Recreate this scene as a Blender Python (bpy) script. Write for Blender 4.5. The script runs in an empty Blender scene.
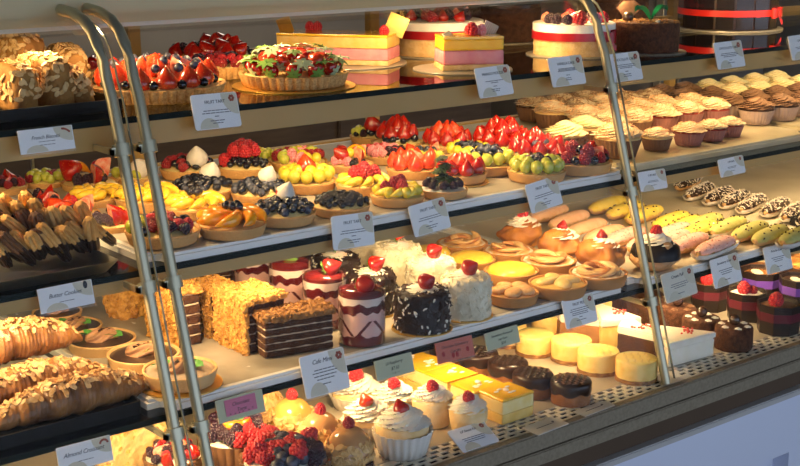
import bpy, bmesh, math, random
from mathutils import Vector, Matrix, noise
PI = math.pi
S = bpy.context.scene
COL = S.collection
RND = random.Random(7)
EYE = 1.6
# ------------------------------------------------------------------ camera maths (calibrated once from the shelf edges)
FPX = 1330.0
PITCH = math.radians(13.8536)
AZ = math.radians(50.8067)
FW = Vector((math.cos(AZ)*math.cos(PITCH), math.sin(AZ)*math.cos(PITCH), -math.sin(PITCH)))
RT = Vector((math.sin(AZ), -math.cos(AZ), 0))
UP = RT.cross(FW)
EV = Vector((0, 0, EYE))
def ray(u, v): return FW*FPX + RT*(u-400) - UP*(v-233)
def on_z(u, v, z):
    d = ray(u, v); return EV + d*((z-EYE)/d.z)
def on_y(u, v, y):
    d = ray(u, v); return EV + d*(y/d.y)
def on_plane(u, v, p, n):
    d = ray(u, v); return EV + d*((p-EV).dot(n)/d.dot(n))
def depth(p): return (p-EV).dot(FW)
# ------------------------------------------------------------------ levels
Z1, Z2, Z3, Z4 = EYE-.276, EYE-.472, EYE-.662, EYE-.815
TR = .014
Z2T, Z3T = Z2+TR, Z3+TR
Y1, Y2, Y3, Y4 = 1.60, 1.54, 1.49, 1.40
YB = 2.15
XL, XL_REFL, XR = .803, .842, 1.75
X0, X1 = .05, 3.6
# ------------------------------------------------------------------ materials
MATS = {}
def mat(name, c1, c2=None, sc=40, rough=.5, bump=0, bsc=None, coat=0, sss=0, metal=0, trans=0, ior=1.45, detail=4, sharp=None, seeds=None, emit=0, spec=None, stretch=None):
    if name in MATS: return MATS[name]
    m = bpy.data.materials.new(name); m.use_nodes = True
    nt = m.node_tree; N = nt.nodes; L = nt.links
    b = N['Principled BSDF']
    b.inputs['Base Color'].default_value = (*c1, 1)
    b.inputs['Roughness'].default_value = rough
    b.inputs['Metallic'].default_value = metal
    b.inputs['IOR'].default_value = ior
    b.inputs['Coat Weight'].default_value = coat
    b.inputs['Coat Roughness'].default_value = .08
    b.inputs['Transmission Weight'].default_value = trans
    if spec is not None: b.inputs['Specular IOR Level'].default_value = spec
    if sss:
        b.inputs['Subsurface Weight'].default_value = sss
        b.inputs['Subsurface Radius'].default_value = (1, .5, .3)
        b.inputs['Subsurface Scale'].default_value = .006
    if emit:
        b.inputs['Emission Color'].default_value = (*c1, 1); b.inputs['Emission Strength'].default_value = emit
    tc = N.new('ShaderNodeTexCoord'); src = tc.outputs['Object']
    if stretch:
        mp = N.new('ShaderNodeMapping'); mp.inputs['Scale'].default_value = stretch
        L.new(src, mp.inputs['Vector']); src = mp.outputs['Vector']
    col = None
    if c2 is not None:
        n = N.new('ShaderNodeTexNoise'); n.inputs['Scale'].default_value = sc; n.inputs['Detail'].default_value = detail
        L.new(src, n.inputs['Vector'])
        r = N.new('ShaderNodeValToRGB')
        a, e = sharp if sharp else (.35, .65)
        r.color_ramp.elements[0].position = a; r.color_ramp.elements[1].position = e
        r.color_ramp.elements[0].color = (*c1, 1); r.color_ramp.elements[1].color = (*c2, 1)
        L.new(n.outputs['Fac'], r.inputs['Fac']); col = r.outputs['Color']
    if seeds:
        vo = N.new('ShaderNodeTexVoronoi'); vo.inputs['Scale'].default_value = seeds[0]
        L.new(src, vo.inputs['Vector'])
        r2 = N.new('ShaderNodeValToRGB'); r2.color_ramp.elements[0].position = seeds[1]; r2.color_ramp.elements[1].position = seeds[1]+.03
        L.new(vo.outputs['Distance'], r2.inputs['Fac'])
        mx = N.new('ShaderNodeMix'); mx.data_type = 'RGBA'
        mx.inputs[6].default_value = (*seeds[2], 1)
        L.new(r2.outputs['Color'], mx.inputs[0])
        if col: L.new(col, mx.inputs[7])
        else: mx.inputs[7].default_value = (*c1, 1)
        col = mx.outputs[2]
    if col: L.new(col, b.inputs['Base Color'])
    if bump:
        n2 = N.new('ShaderNodeTexNoise'); n2.inputs['Scale'].default_value = bsc or sc*2; n2.inputs['Detail'].default_value = 5
        L.new(src, n2.inputs['Vector'])
        bp = N.new('ShaderNodeBump'); bp.inputs['Strength'].default_value = bump; bp.inputs['Distance'].default_value = .004
        L.new(n2.outputs['Fac'], bp.inputs['Height']); L.new(bp.outputs['Normal'], b.inputs['Normal'])
    MATS[name] = m
    return m
def glassmat(name, tint, gloss=.08, rough=.02, k=1.0):
    if name in MATS: return MATS[name]
    m = bpy.data.materials.new(name); m.use_nodes = True
    nt = m.node_tree; N = nt.nodes; L = nt.links
    N.remove(N['Principled BSDF']); out = N['Material Output']
    t = N.new('ShaderNodeBsdfTransparent'); t.inputs['Color'].default_value = (*tint, 1)
    g = N.new('ShaderNodeBsdfGlossy'); g.inputs['Roughness'].default_value = rough; g.inputs['Color'].default_value = (1, 1, 1, 1)
    fr = N.new('ShaderNodeFresnel'); fr.inputs['IOR'].default_value = 1.2
    mm = N.new('ShaderNodeMath'); mm.operation = 'MULTIPLY_ADD'; mm.inputs[1].default_value = k; mm.inputs[2].default_value = gloss
    mi = N.new('ShaderNodeMixShader')
    L.new(fr.outputs[0], mm.inputs[0]); L.new(mm.outputs[0], mi.inputs[0]); L.new(t.outputs[0], mi.inputs[1]); L.new(g.outputs[0], mi.inputs[2])
    L.new(mi.outputs[0], out.inputs['Surface'])
    MATS[name] = m
    return m
crust = mat('crust', (.55, .27, .08), (.76, .46, .18), 30, .75, .35, 140)
crust_u = crust
pastry = mat('pastry', (.11, .038, .011), (.4, .175, .048), 24, .42, .7, 110, coat=.2)
custard = mat('custard', (.9, .68, .25), (.95, .76, .36), 30, .35, coat=.3)
redberry = mat('strawberry red', (.3, .004, .004), (.45, .013, .006), 2.2, .22, coat=.7, seeds=(5.5, .13, (.75, .4, .08)), spec=.6)
redlight = mat('strawberry light red', (.5, .02, .008), (.66, .075, .02), 1.6, .22, coat=.7, seeds=(5.5, .13, (.8, .5, .15)))
redcut = mat('strawberry flesh', (.85, .16, .08), (.92, .5, .35), 2.0, .25, coat=.5)
raspm = mat('raspberry red', (.4, .01, .02), (.56, .03, .04), 3, .35, coat=.25, sss=.1)
raspd = mat('raspberry dark red', (.22, .006, .014), (.33, .012, .02), 3, .3, coat=.35)
raspp = mat('raspberry sugared pink', (.7, .14, .18), (.85, .45, .48), 4, .6, .1, 30)
blackm = mat('blackberry black', (.012, .006, .014), (.05, .012, .03), 3, .25, coat=.4)
bluem = mat('blueberry blue black', (.004, .005, .009), (.014, .017, .034), 1.5, .22, coat=.5)
bluel = mat('blueberry dusty', (.018, .022, .04), (.09, .1, .15), 1.5, .45, coat=.15)
grapem = mat('grape green', (.42, .47, .05), (.58, .58, .1), 1.6, .2, coat=.6, sss=.25)
grapey = mat('grape yellow', (.64, .52, .03), (.74, .63, .08), 1.6, .2, coat=.6, sss=.25)
peach = mat('peach orange', (.9, .26, .008), (.96, .42, .02), 2, .18, coat=.7, sss=.15)
peachy = mat('peach yellow', (.92, .52, .02), (.96, .66, .07), 2, .18, coat=.7, sss=.15)
mango = mat('mango yellow', (.85, .62, .02), (.92, .74, .12), 2, .22, coat=.6, sss=.15)
leafm = mat('leaf green', (.11, .27, .04), (.24, .42, .09), 60, .5)
leafd = mat('leaf dark green', (.035, .07, .025), (.12, .17, .08), 40, .55)
leafs = mat('leaf sugared', (.3, .42, .16), (.7, .75, .55), 120, .7)
cream = mat('whipped cream', (.86, .81, .7), (.9, .86, .77), 60, .5, .12, 200, sss=.15)
creamy = mat('buttercream yellow', (.9, .72, .36), (.93, .8, .5), 60, .5, .15, 200, sss=.15)
creamp = mat('cream with peach shreds', (.74, .47, .24), (.84, .72, .5), 90, .55, .3, 200, sharp=(.42, .55))
creamc = mat('cream with chocolate shavings', (.2, .09, .04), (.85, .66, .42), 110, .55, .4, 220, sharp=(.4, .5))
mocha = mat('mocha buttercream', (.14, .064, .03), (.22, .115, .06), 60, .5, .12, 200)
choc = mat('chocolate', (.022, .009, .005), (.042, .018, .009), 40, .32, .08, 90, coat=.25)
chocm = mat('chocolate cake', (.045, .017, .008), (.09, .035, .016), 90, .85, .7, 240)
chocw = mat('chocolate powder', (.06, .021, .01), (.125, .046, .02), 140, .9, .9, 300)
chocg = mat('chocolate glaze', (.04, .022, .014), (.06, .032, .02), 12, .3, coat=.4)
caramel = mat('caramel glaze', (.36, .15, .045), (.46, .21, .07), 12, .22, coat=.6)
sponge = mat('sponge cake', (.72, .45, .17), (.82, .58, .28), 90, .8, .5, 200)
crumb = mat('golden crumbs', (.46, .2, .035), (.82, .46, .12), 110, .85, .9, 240)
crumbd = mat('brown crumbs', (.2, .085, .025), (.44, .22, .07), 110, .85, .9, 240)
almond = mat('almond flakes', (.5, .27, .09), (.8, .56, .28), 90, .6)
coco = mat('white coconut shreds', (.7, .62, .44), (.84, .78, .62), 80, .75, .4, 260)
cocos = mat('toasted shreds', (.72, .62, .5), (.86, .8, .7), 80, .75, .4, 260)
cheese = mat('cheesecake', (.82, .54, .13), (.88, .66, .24), 60, .5, .15, 160, sss=.15)
cheeset = mat('cheesecake top', (.9, .66, .16), (.92, .75, .3), 40, .4, .1, 120, sss=.15)
whitem = mat('white mousse', (.86, .8, .66), (.9, .85, .74), 60, .5, .12, 200, sss=.1)
mangom = mat('mango mousse', (.93, .45, .012), (.96, .56, .04), 30, .4, .08, 90)
mangoc = mat('mango glaze', (.93, .5, .015), (.95, .6, .05), 18, .18, coat=.7, sss=.1)
mousse = mat('yellow mousse', (.84, .5, .09), (.88, .6, .18), 50, .5, .15, 160, sss=.15)
pinkm = mat('pink mousse', (.7, .2, .25), (.78, .32, .34), 40, .5, .12, 160, sss=.15)
pinkc = mat('pink strawberry cream', (.82, .46, .44), (.88, .62, .58), 30, .5, .12, 160, sss=.1)
jam = mat('berry jam', (.1, .008, .013), (.18, .018, .02), 20, .2, coat=.5)
pinki = mat('pink icing', (.78, .42, .36), (.85, .54, .47), 60, .5, .12, 120)
peachi = mat('peach icing', (.85, .47, .26), (.9, .58, .36), 60, .5, .12, 120)
yeli = mat('yellow icing', (.78, .58, .07), (.84, .68, .16), 60, .42, .08, 120)
greeni = mat('pistachio icing', (.46, .43, .11), (.56, .53, .19), 60, .5, .12, 120)
paper = mat('white paper liner', (.72, .66, .58), (.8, .75, .68), 80, .85)
brownp = mat('brown paper liner', (.12, .055, .03), (.2, .1, .055), 60, .8)
redv = mat('red velvet cake', (.17, .012, .008), (.26, .02, .012), 90, .85, .5, 200)
goldc = mat('gold card', (.72, .42, .08), (.8, .52, .14), 30, .35, metal=.75)
silverc = mat('silver card', (.36, .33, .28), (.42, .39, .34), 30, .3, metal=.4)
whitep = mat('white tray plastic', (.8, .79, .76), (.86, .85, .82), 9, .35)
marble = mat('tray liner paper', (.34, .3, .235), (.52, .47, .39), 14, .45, detail=8)
blackt = mat('black tray plastic', (.008, .007, .007), (.013, .012, .012), 30, .4, spec=.2)
steel = mat('steel', (.55, .54, .5), (.62, .61, .57), 30, .28, metal=1)
steelb = mat('brushed steel tube', (.52, .48, .33), (.6, .56, .4), 8, .4, metal=.7, stretch=(1, 1, .1))
beige = mat('painted rail beige', (.44, .28, .09), (.48, .31, .11), 5, .45)
beigeh = mat('painted header beige', (.56, .45, .24), (.6, .49, .27), 5, .45)
sillm = mat('grey stone sill', (.23, .185, .12), (.29, .24, .165), 160, .5, .1, 160, detail=6)
browns = mat('brown recess', (.085, .05, .026), (.095, .056, .03), 6, .6)
whitel = mat('front panel laminate', (.72, .76, .9), (.74, .78, .92), 2, .4)
deckm = mat('deck enamel', (.4, .35, .265), (.48, .425, .34), 8, .35)
darkm = mat('dark void', (.012, .011, .01), None, rough=.8)
ribred = mat('red satin ribbon', (.34, .006, .012), (.42, .01, .018), 6, .3, coat=.2)
ribwine = mat('wine satin ribbon', (.1, .012, .024), (.14, .018, .034), 6, .3, coat=.2)
ribpur = mat('purple satin ribbon', (.13, .05, .4), (.17, .07, .48), 6, .3, coat=.2)
cardw = mat('white card', (.86, .86, .88), None, rough=.5)
cardg = mat('pale green card', (.5, .52, .36), None, rough=.6)
cardp = mat('pink card', (.6, .18, .3), None, rough=.6)
cardr = mat('salmon red card', (.6, .16, .11), None, rough=.6)
ink = mat('black ink', (.03, .03, .035), None, rough=.6)
inkf = mat('grey ink', (.16, .16, .18), None, rough=.6)
inkc = mat('cream flourish', (.66, .62, .5), None, rough=.6)
inkr = mat('red brown print', (.25, .05, .03), (.4, .1, .05), 300, rough=.6)
clear = glassmat('clear plastic', (.96, .96, .95), .02, k=.4)
paneg = glassmat('front glass', (.985, .99, .985), .0, k=.28)
shelfg = glassmat('shelf glass', (.88, .93, .9), .05)
gedge = mat('glass edge', (.004, .009, .008), None, rough=.5, spec=.15)
gedgel = mat('front glass edge', (.2, .22, .18), None, rough=.2, coat=.5)
bluew = mat('pale blue wrapper', (.34, .52, .72), (.5, .66, .8), 30, .4)
# ------------------------------------------------------------------ object helpers
def link(name, me, parent=None, loc=(0, 0, 0), rot=(0, 0, 0), s=1):
    o = bpy.data.objects.new(name, me); COL.objects.link(o)
    o.location = loc; o.rotation_euler = rot
    o.scale = (s, s, s) if isinstance(s, (int, float)) else s
    if parent: o.parent = parent
    return o
LABELS = {}
def thing(name, label, cat, loc=(0, 0, 0), rz=0, group=None):
    o = link(name, None, None, loc, (0, 0, rz)); o.empty_display_size = .02
    return tag(o, label, cat, group)
def tag(o, label, cat, group=None):
    o['label'] = label; o['category'] = cat
    if group: o['group'] = group
    return o
def struct(name, me, loc=(0, 0, 0)):
    o = link(name, me, None, loc); o['kind'] = 'structure'; return o
# ------------------------------------------------------------------ mesh helpers
def done(bm, name, mats, smooth=True, ang=40):
    bmesh.ops.recalc_face_normals(bm, faces=bm.faces)
    if smooth:
        a = math.radians(ang)
        for f in bm.faces: f.smooth = True
        for e in bm.edges:
            if len(e.link_faces) == 2 and e.calc_face_angle(0) > a: e.smooth = False
    me = bpy.data.meshes.new(name); bm.to_mesh(me); bm.free()
    for m in (mats if isinstance(mats, (list, tuple)) else [mats]): me.materials.append(m)
    return me
def quad(bm, vs, mi=0):
    try:
        f = bm.faces.new(vs); f.material_index = mi; return f
    except ValueError: return None
def box(bm, x0, x1, y0, y1, z0, z1, mi=0):
    v = [bm.verts.new((x, y, z)) for x in (x0, x1) for y in (y0, y1) for z in (z0, z1)]
    for q in ((0, 1, 3, 2), (4, 6, 7, 5), (0, 4, 5, 1), (2, 3, 7, 6), (0, 2, 6, 4), (1, 5, 7, 3)): quad(bm, [v[i] for i in q], mi)
    return v
def bevbox(x0, x1, y0, y1, z0, z1, name, m, bev=.002, seg=2):
    bm = bmesh.new(); box(bm, x0, x1, y0, y1, z0, z1)
    bmesh.ops.bevel(bm, geom=bm.edges[:], offset=bev, segments=seg, affect='EDGES')
    return done(bm, name, m, ang=30)
def surf(bm, f, nu, nv, cu=False, cv=False, mi=0, mf=None):
    V = [[bm.verts.new(f(i/(nu if cu else nu-1), j/(nv if cv else nv-1))) for j in range(nv)] for i in range(nu)]
    for i in range(nu if cu else nu-1):
        for j in range(nv if cv else nv-1):
            a, b, c, d = V[i][j], V[(i+1) % nu][j], V[(i+1) % nu][(j+1) % nv], V[i][(j+1) % nv]
            quad(bm, (a, b, c, d), mf(i, j) if mf else mi)
    return V
def lathe(bm, prof, n=40, mod=None, mi=0, mf=None, off=(0, 0, 0), amp=0, nsc=60):
    rows = []
    for k, (r, z) in enumerate(prof):
        if r < 1e-6: rows.append([bm.verts.new((off[0], off[1], z+off[2]))]); continue
        row = []
        for i in range(n):
            t = 2*PI*i/n; rr = r*(mod(t, k) if mod else 1)
            p = Vector((rr*math.cos(t), rr*math.sin(t), z))
            if amp:
                d = noise.noise(p*nsc)*amp; p.x += math.cos(t)*d; p.y += math.sin(t)*d; p.z += noise.noise(p*nsc+Vector((9, 3, 1)))*amp*.6
            row.append(bm.verts.new(p+Vector(off)))
        rows.append(row)
    for k in range(len(rows)-1):
        a, b = rows[k], rows[k+1]
        for i in range(n):
            j = (i+1) % n; m_ = mf(k, i) if mf else mi
            if len(a) == 1 and len(b) > 1: quad(bm, (a[0], b[i], b[j]), m_)
            elif len(b) == 1 and len(a) > 1: quad(bm, (a[i], a[j], b[0]), m_)
            elif len(a) > 1: quad(bm, (a[i], a[j], b[j], b[i]), m_)
    return rows
def tube(bm, pts, rad, n=12, mi=0, cap=True, sq=1):
    P = [Vector(p) for p in pts]; rows = []
    up0 = Vector((0, 0, 1))
    for k, p in enumerate(P):
        d = (P[min(k+1, len(P)-1)]-P[max(k-1, 0)]).normalized()
        u = up0 if abs(d.z) < .9 else Vector((1, 0, 0))
        a = d.cross(u).normalized(); b = a.cross(d).normalized()
        r = rad[k] if isinstance(rad, (list, tuple)) else rad
        rows.append([bm.verts.new(p+a*(r*math.cos(2*PI*i/n))+b*(r*sq*math.sin(2*PI*i/n))) for i in range(n)])
    for k in range(len(rows)-1):
        for i in range(n): quad(bm, (rows[k][i], rows[k][(i+1) % n], rows[k+1][(i+1) % n], rows[k+1][i]), mi)
    if cap:
        quad(bm, rows[0][::-1], mi); quad(bm, rows[-1], mi)
def ball(bm, c, r, mi=0, sub=2, sq=(1, 1, 1)):
    g = bmesh.ops.create_icosphere(bm, subdivisions=sub, radius=r)
    for v in g['verts']: v.co = Vector((v.co.x*sq[0], v.co.y*sq[1], v.co.z*sq[2]))+Vector(c)
    if mi:
        for v in g['verts']:
            for f in v.link_faces: f.material_index = mi
def rbox(bm, sx, sy, sz, seg=10, rad=.006, amp=0, nsc=60, mf=None, z0=0, shape=None):
    """rounded box standing on z0; mf(relative centre, normal) picks the material; shape(p) warps"""
    h = Vector((sx/2, sy/2, sz/2)); cache = {}
    seed = Vector((RND.random()*20, RND.random()*20, 3))
    def vert(p):
        k = (round(p.x, 5), round(p.y, 5), round(p.z, 5))
        if k in cache: return cache[k]
        q = Vector([max(-(h[i]-rad), min(h[i]-rad, p[i])) for i in range(3)])
        d = p-q; nrm = d.normalized() if d.length > 1e-9 else Vector((0, 0, 1))
        r = q+nrm*rad if d.length > 1e-9 else p.copy()
        if amp:
            r += nrm*(noise.noise(r*nsc+seed)*amp + noise.noise(r*nsc*2.7+seed)*amp*.5)
        if r.z < -h.z: r.z = -h.z
        r.z += h.z+z0
        if shape: r = shape(r)
        cache[k] = bm.verts.new(r); return cache[k]
    mx = max(sx, sy, sz)
    ns = [max(3, int(round(seg*s/mx))) for s in (sx, sy, sz)]
    def lin(i, n, a): return (i/n*2-1)*h[a]
    for ax in range(3):
        a, b = [i for i in range(3) if i != ax]
        for s in (-1, 1):
            for i in range(ns[a]):
                for j in range(ns[b]):
                    vs = []; cc = Vector()
                    for di, dj in ((0, 0), (1, 0), (1, 1), (0, 1)):
                        p = Vector(); p[ax] = s*h[ax]; p[a] = lin(i+di, ns[a], a); p[b] = lin(j+dj, ns[b], b)
                        vs.append(vert(p)); cc += p
                    n_ = Vector(); n_[ax] = s
                    quad(bm, vs, mf(cc/4, n_) if mf else 0)
def flakes(bm, faces_src, n, l, w, t, mi=0, lift=.3, tilt=.6, ok=None, sides=6, rnd=None):
    """lay n little lozenges on the surface of another bmesh"""
    R = rnd or RND
    fs = [f for f in faces_src.faces if (ok is None or ok(f.calc_center_median(), f.normal))]
    if not fs: return
    ar = [f.calc_area() for f in fs]
    for f in R.choices(fs, ar, k=n):
        c = f.calc_center_median(); nn = f.normal.copy()
        vs = f.verts; a, b = R.random(), R.random()
        p = vs[0].co.lerp(vs[1].co, a).lerp(vs[-1].co.lerp(vs[2].co, a), b)
        nn = (nn+Vector((R.uniform(-1, 1), R.uniform(-1, 1), R.uniform(-1, 1)))*tilt).normalized()
        x = nn.cross(Vector((R.uniform(-1, 1), R.uniform(-1, 1), R.uniform(-1, 1)))).normalized(); y = nn.cross(x)
        ll, ww = l*R.uniform(.7, 1.2), w*R.uniform(.7, 1.2)
        p = p+f.normal*t*lift
        top = []; bot = []
        for k in range(sides):
            q = 2*PI*k/sides; o = x*(ll*math.cos(q))+y*(ww*math.sin(q))
            top.append(bm.verts.new(p+o+nn*t)); bot.append(bm.verts.new(p+o-nn*t))
        quad(bm, top, mi); quad(bm, bot[::-1], mi)
        for k in range(sides): quad(bm, (bot[k], bot[(k+1) % sides], top[(k+1) % sides], top[k]), mi)
CACHE = {}
def cached(key, fn):
    if key not in CACHE: CACHE[key] = fn()
    return CACHE[key]
# ------------------------------------------------------------------ fruit (unit radius, resting around z=0 centre)
SB = [(0, 0), (.5, .0), (.82, .14), (.98, .42), (.95, .78), (.73, 1.15), (.45, 1.5), (.21, 1.78), (.08, 1.9), (0, 1.93)]
def m_strawberry(m):
    bm = bmesh.new(); lathe(bm, SB, 18, amp=.06, nsc=1.3); return done(bm, 'strawberry', m, ang=80)
def m_half(m):
    bm = bmesh.new(); n = 12; rows = []
    for r, z in SB:
        rows.append([bm.verts.new((r*math.cos(PI*i/n), r*math.sin(PI*i/n), z)) for i in range(n+1)] if r > 1e-6 else [bm.verts.new((0, 0, z))])
    for k in range(len(rows)-1):
        a, b = rows[k], rows[k+1]
        for i in range(n):
            if len(a) == 1: quad(bm, (a[0], b[i], b[i+1]))
            elif len(b) == 1: quad(bm, (a[i], a[i+1], b[0]))
            else: quad(bm, (a[i], a[i+1], b[i+1], b[i]))
    for k in range(len(rows)-1):
        a, b = rows[k], rows[k+1]
        vs = [a[0]]+([a[-1]] if len(a) > 1 else [])+([b[-1]] if len(b) > 1 else [])+[b[0]]
        quad(bm, vs, 1)
    return done(bm, 'strawberry_half', [m, redcut], ang=60)
def m_calyx(m, big=1):
    bm = bmesh.new()
    for k in range(7):
        t = 2*PI*k/7+.2; c, s = math.cos(t), math.sin(t); L_ = .95*big
        pts = [(0, .0, .04), (.35*L_, .22, .12), (.75*L_, .16, .1), (L_, 0, -.02), (.75*L_, -.16, .1), (.35*L_, -.22, .12)]
        vs = [bm.verts.new((x*c-y*s, x*s+y*c, z)) for x, y, z in pts]
        lo = [bm.verts.new((v.co.x, v.co.y, v.co.z-.05)) for v in vs]
        quad(bm, vs); quad(bm, lo[::-1])
        for i in range(6): quad(bm, (lo[i], lo[(i+1) % 6], vs[(i+1) % 6], vs[i]))
    tube(bm, [(0, 0, 0), (.02, 0, .3*big)], .06, 6)
    return done(bm, 'calyx', m)
redd = mat('strawberry dark red', (.2, .006, .008), (.34, .015, .012), 2.2, .28, coat=.4, seeds=(5.5, .12, (.5, .25, .06)))
def m_cluster(m):
    bm = bmesh.new(); R = random.Random(3)
    for ring, (z, r, n) in enumerate(((-.45, .62, 9), (-.1, .74, 10), (.26, .66, 9), (.58, .46, 7), (.82, .2, 4))):
        for k in range(n):
            t = 2*PI*(k+.5*(ring % 2))/n
            ball(bm, (r*math.cos(t), r*math.sin(t), z), .27, 0, 2)
    ball(bm, (0, 0, .1), .7, 0, 2, (1, 1, 1.1))
    return done(bm, 'berry_cluster', m, ang=80)
def m_blue(m):
    bm = bmesh.new()
    lathe(bm, [(0, -.92), (.5, -.8), (.85, -.45), (.99, 0), (.87, .44), (.6, .74), (.38, .88), (.3, .95), (.22, .84), (0, .78)], 14)
    return done(bm, 'blueberry', m, ang=50)
def m_grape(m):
    bm = bmesh.new(); ball(bm, (0, 0, 0), 1, 0, 3, (1, 1, 1.12)); return done(bm, 'grape', m, ang=80)
def m_slice(m):
    bm = bmesh.new(); pts = []; rad = []
    for k in range(11):
        t = -1.15+2.3*k/10; pts.append((math.cos(t)*1.2-.7, math.sin(t)*1.2, .12*math.cos(t))); rad.append(max(.03, .42*math.cos(t*1.32)))
    tube(bm, pts, rad, 8, sq=1.1); return done(bm, 'fruit_slice', m, ang=60)
def m_dipped(m):
    bm = bmesh.new()
    lathe(bm, [(r*1.05, z*1.02) for r, z in SB], 18, mf=lambda k, i: 1 if (k < 2 or (k < 4 and i in (3, 4, 5))) else 0)
    return done(bm, 'dipped_strawberry', [m, redberry], ang=80)
def m_disc(m):
    bm = bmesh.new(); lathe(bm, [(0, 0), (.9, 0), (1, .08), (.95, .2), (0, .26)], 20); return done(bm, 'disc', m)
FR = {
 'strawberry': (m_strawberry, redberry, 0), 'bright_strawberry': (m_strawberry, redlight, 0), 'dark_strawberry': (m_strawberry, redd, 0), 'strawberry_half': (m_half, redberry, 0), 'bright_half': (m_half, redlight, 0),
 'raspberry': (m_cluster, raspm, .8), 'dark_raspberry': (m_cluster, raspd, .8), 'sugared_raspberry': (m_cluster, raspp, .8), 'blackberry': (m_cluster, blackm, .8),
 'blueberry': (m_blue, bluem, .9), 'dusty_blueberry': (m_blue, bluel, .9), 'grape': (m_grape, grapem, .9), 'yellow_grape': (m_grape, grapey, .9),
 'peach_slice': (m_slice, peach, .3), 'yellow_peach_slice': (m_slice, peachy, .3), 'mango_slice': (m_slice, mango, .3),
 'dipped_strawberry': (m_dipped, mat('white dip', (.66, .61, .54), (.72, .68, .6), 2, .45), 0), 'chocolate_disc': (m_disc, whitem, 0)}
PN = {'dark_strawberry': 'strawberry', 'bright_strawberry': 'strawberry', 'bright_half': 'strawberry_half', 'dark_raspberry': 'raspberry', 'sugared_raspberry': 'raspberry', 'dusty_blueberry': 'blueberry', 'yellow_grape': 'grape', 'yellow_peach_slice': 'peach_slice'}
def fruit(kind, parent, loc, rot=(0, 0, 0), s=.01, leaf=None):
    f, m, lift = FR[kind]
    me = cached('f_'+kind, lambda: f(m))
    o = link(PN.get(kind, kind), me, parent, (loc[0], loc[1], loc[2]+lift*s), rot, s)
    if leaf:
        link('calyx', cached('cal_'+leaf, lambda: m_calyx({'g': leafm, 'd': leafd, 's': leafs}[leaf])), o, (0, 0, 0.02), (PI, 0, 0))
    return o
# ------------------------------------------------------------------ tarts
def m_shell(h, fl, m):
    bm = bmesh.new()
    if fl:
        mod = lambda t, k: 1+(.055*abs(math.sin(t*fl/2))-.03 if 1 <= k <= 5 else 0); n = fl*6
        prof = [(0, 0), (.9, 0), (.92, .01), (.955, h*.5), (.985, h*.92), (.99, h), (.95, h), (.92, h*.94), (.9, h*.6), (0, h*.6)]
    else:
        mod = None; n = 44
        prof = [(0, 0), (.84, 0), (.885, .02), (.92, h*.3), (.965, h*.75), (.99, h*.93), (.985, h), (.95, h*1.03), (.915, h*.98), (.9, h*.7), (0, h*.7)]
    lathe(bm, prof, n, mod, amp=.012, nsc=5)
    return done(bm, 'crust', m, ang=60)
def m_fill(h, dome, m, amp=.01):
    bm = bmesh.new()
    prof = [(0, h*.65), (.9, h*.65), (.905, h*.86)]+[(.9*(1-k/8)+.0, h*.88+dome*(1-(1-k/8)**2)) for k in range(8)]+[(0, h*.88+dome)]
    lathe(bm, prof, 32, amp=amp, nsc=6)
    return done(bm, 'filling', m, ang=60)
def rnd_at(u, vb, w, z, base=.86):
    p = on_z(u, vb, z); d = Vector((p.x, p.y, 0)).normalized(); c = p.copy()
    for _ in range(4):
        r = w/2*depth(c)/FPX; c = p+d*(r*base)
    return c, r
def heap_pos(n, rmax, zf, dome, R, jit=.04):
    out = []
    for i in range(n):
        rho = rmax*math.sqrt((i+.5)/n); t = i*2.39996+R.random()*.25
        out.append((rho*math.cos(t)+R.uniform(-jit, jit), rho*math.sin(t)+R.uniform(-jit, jit), zf+dome*(1-(rho/.9)**2), t))
    return out
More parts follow.
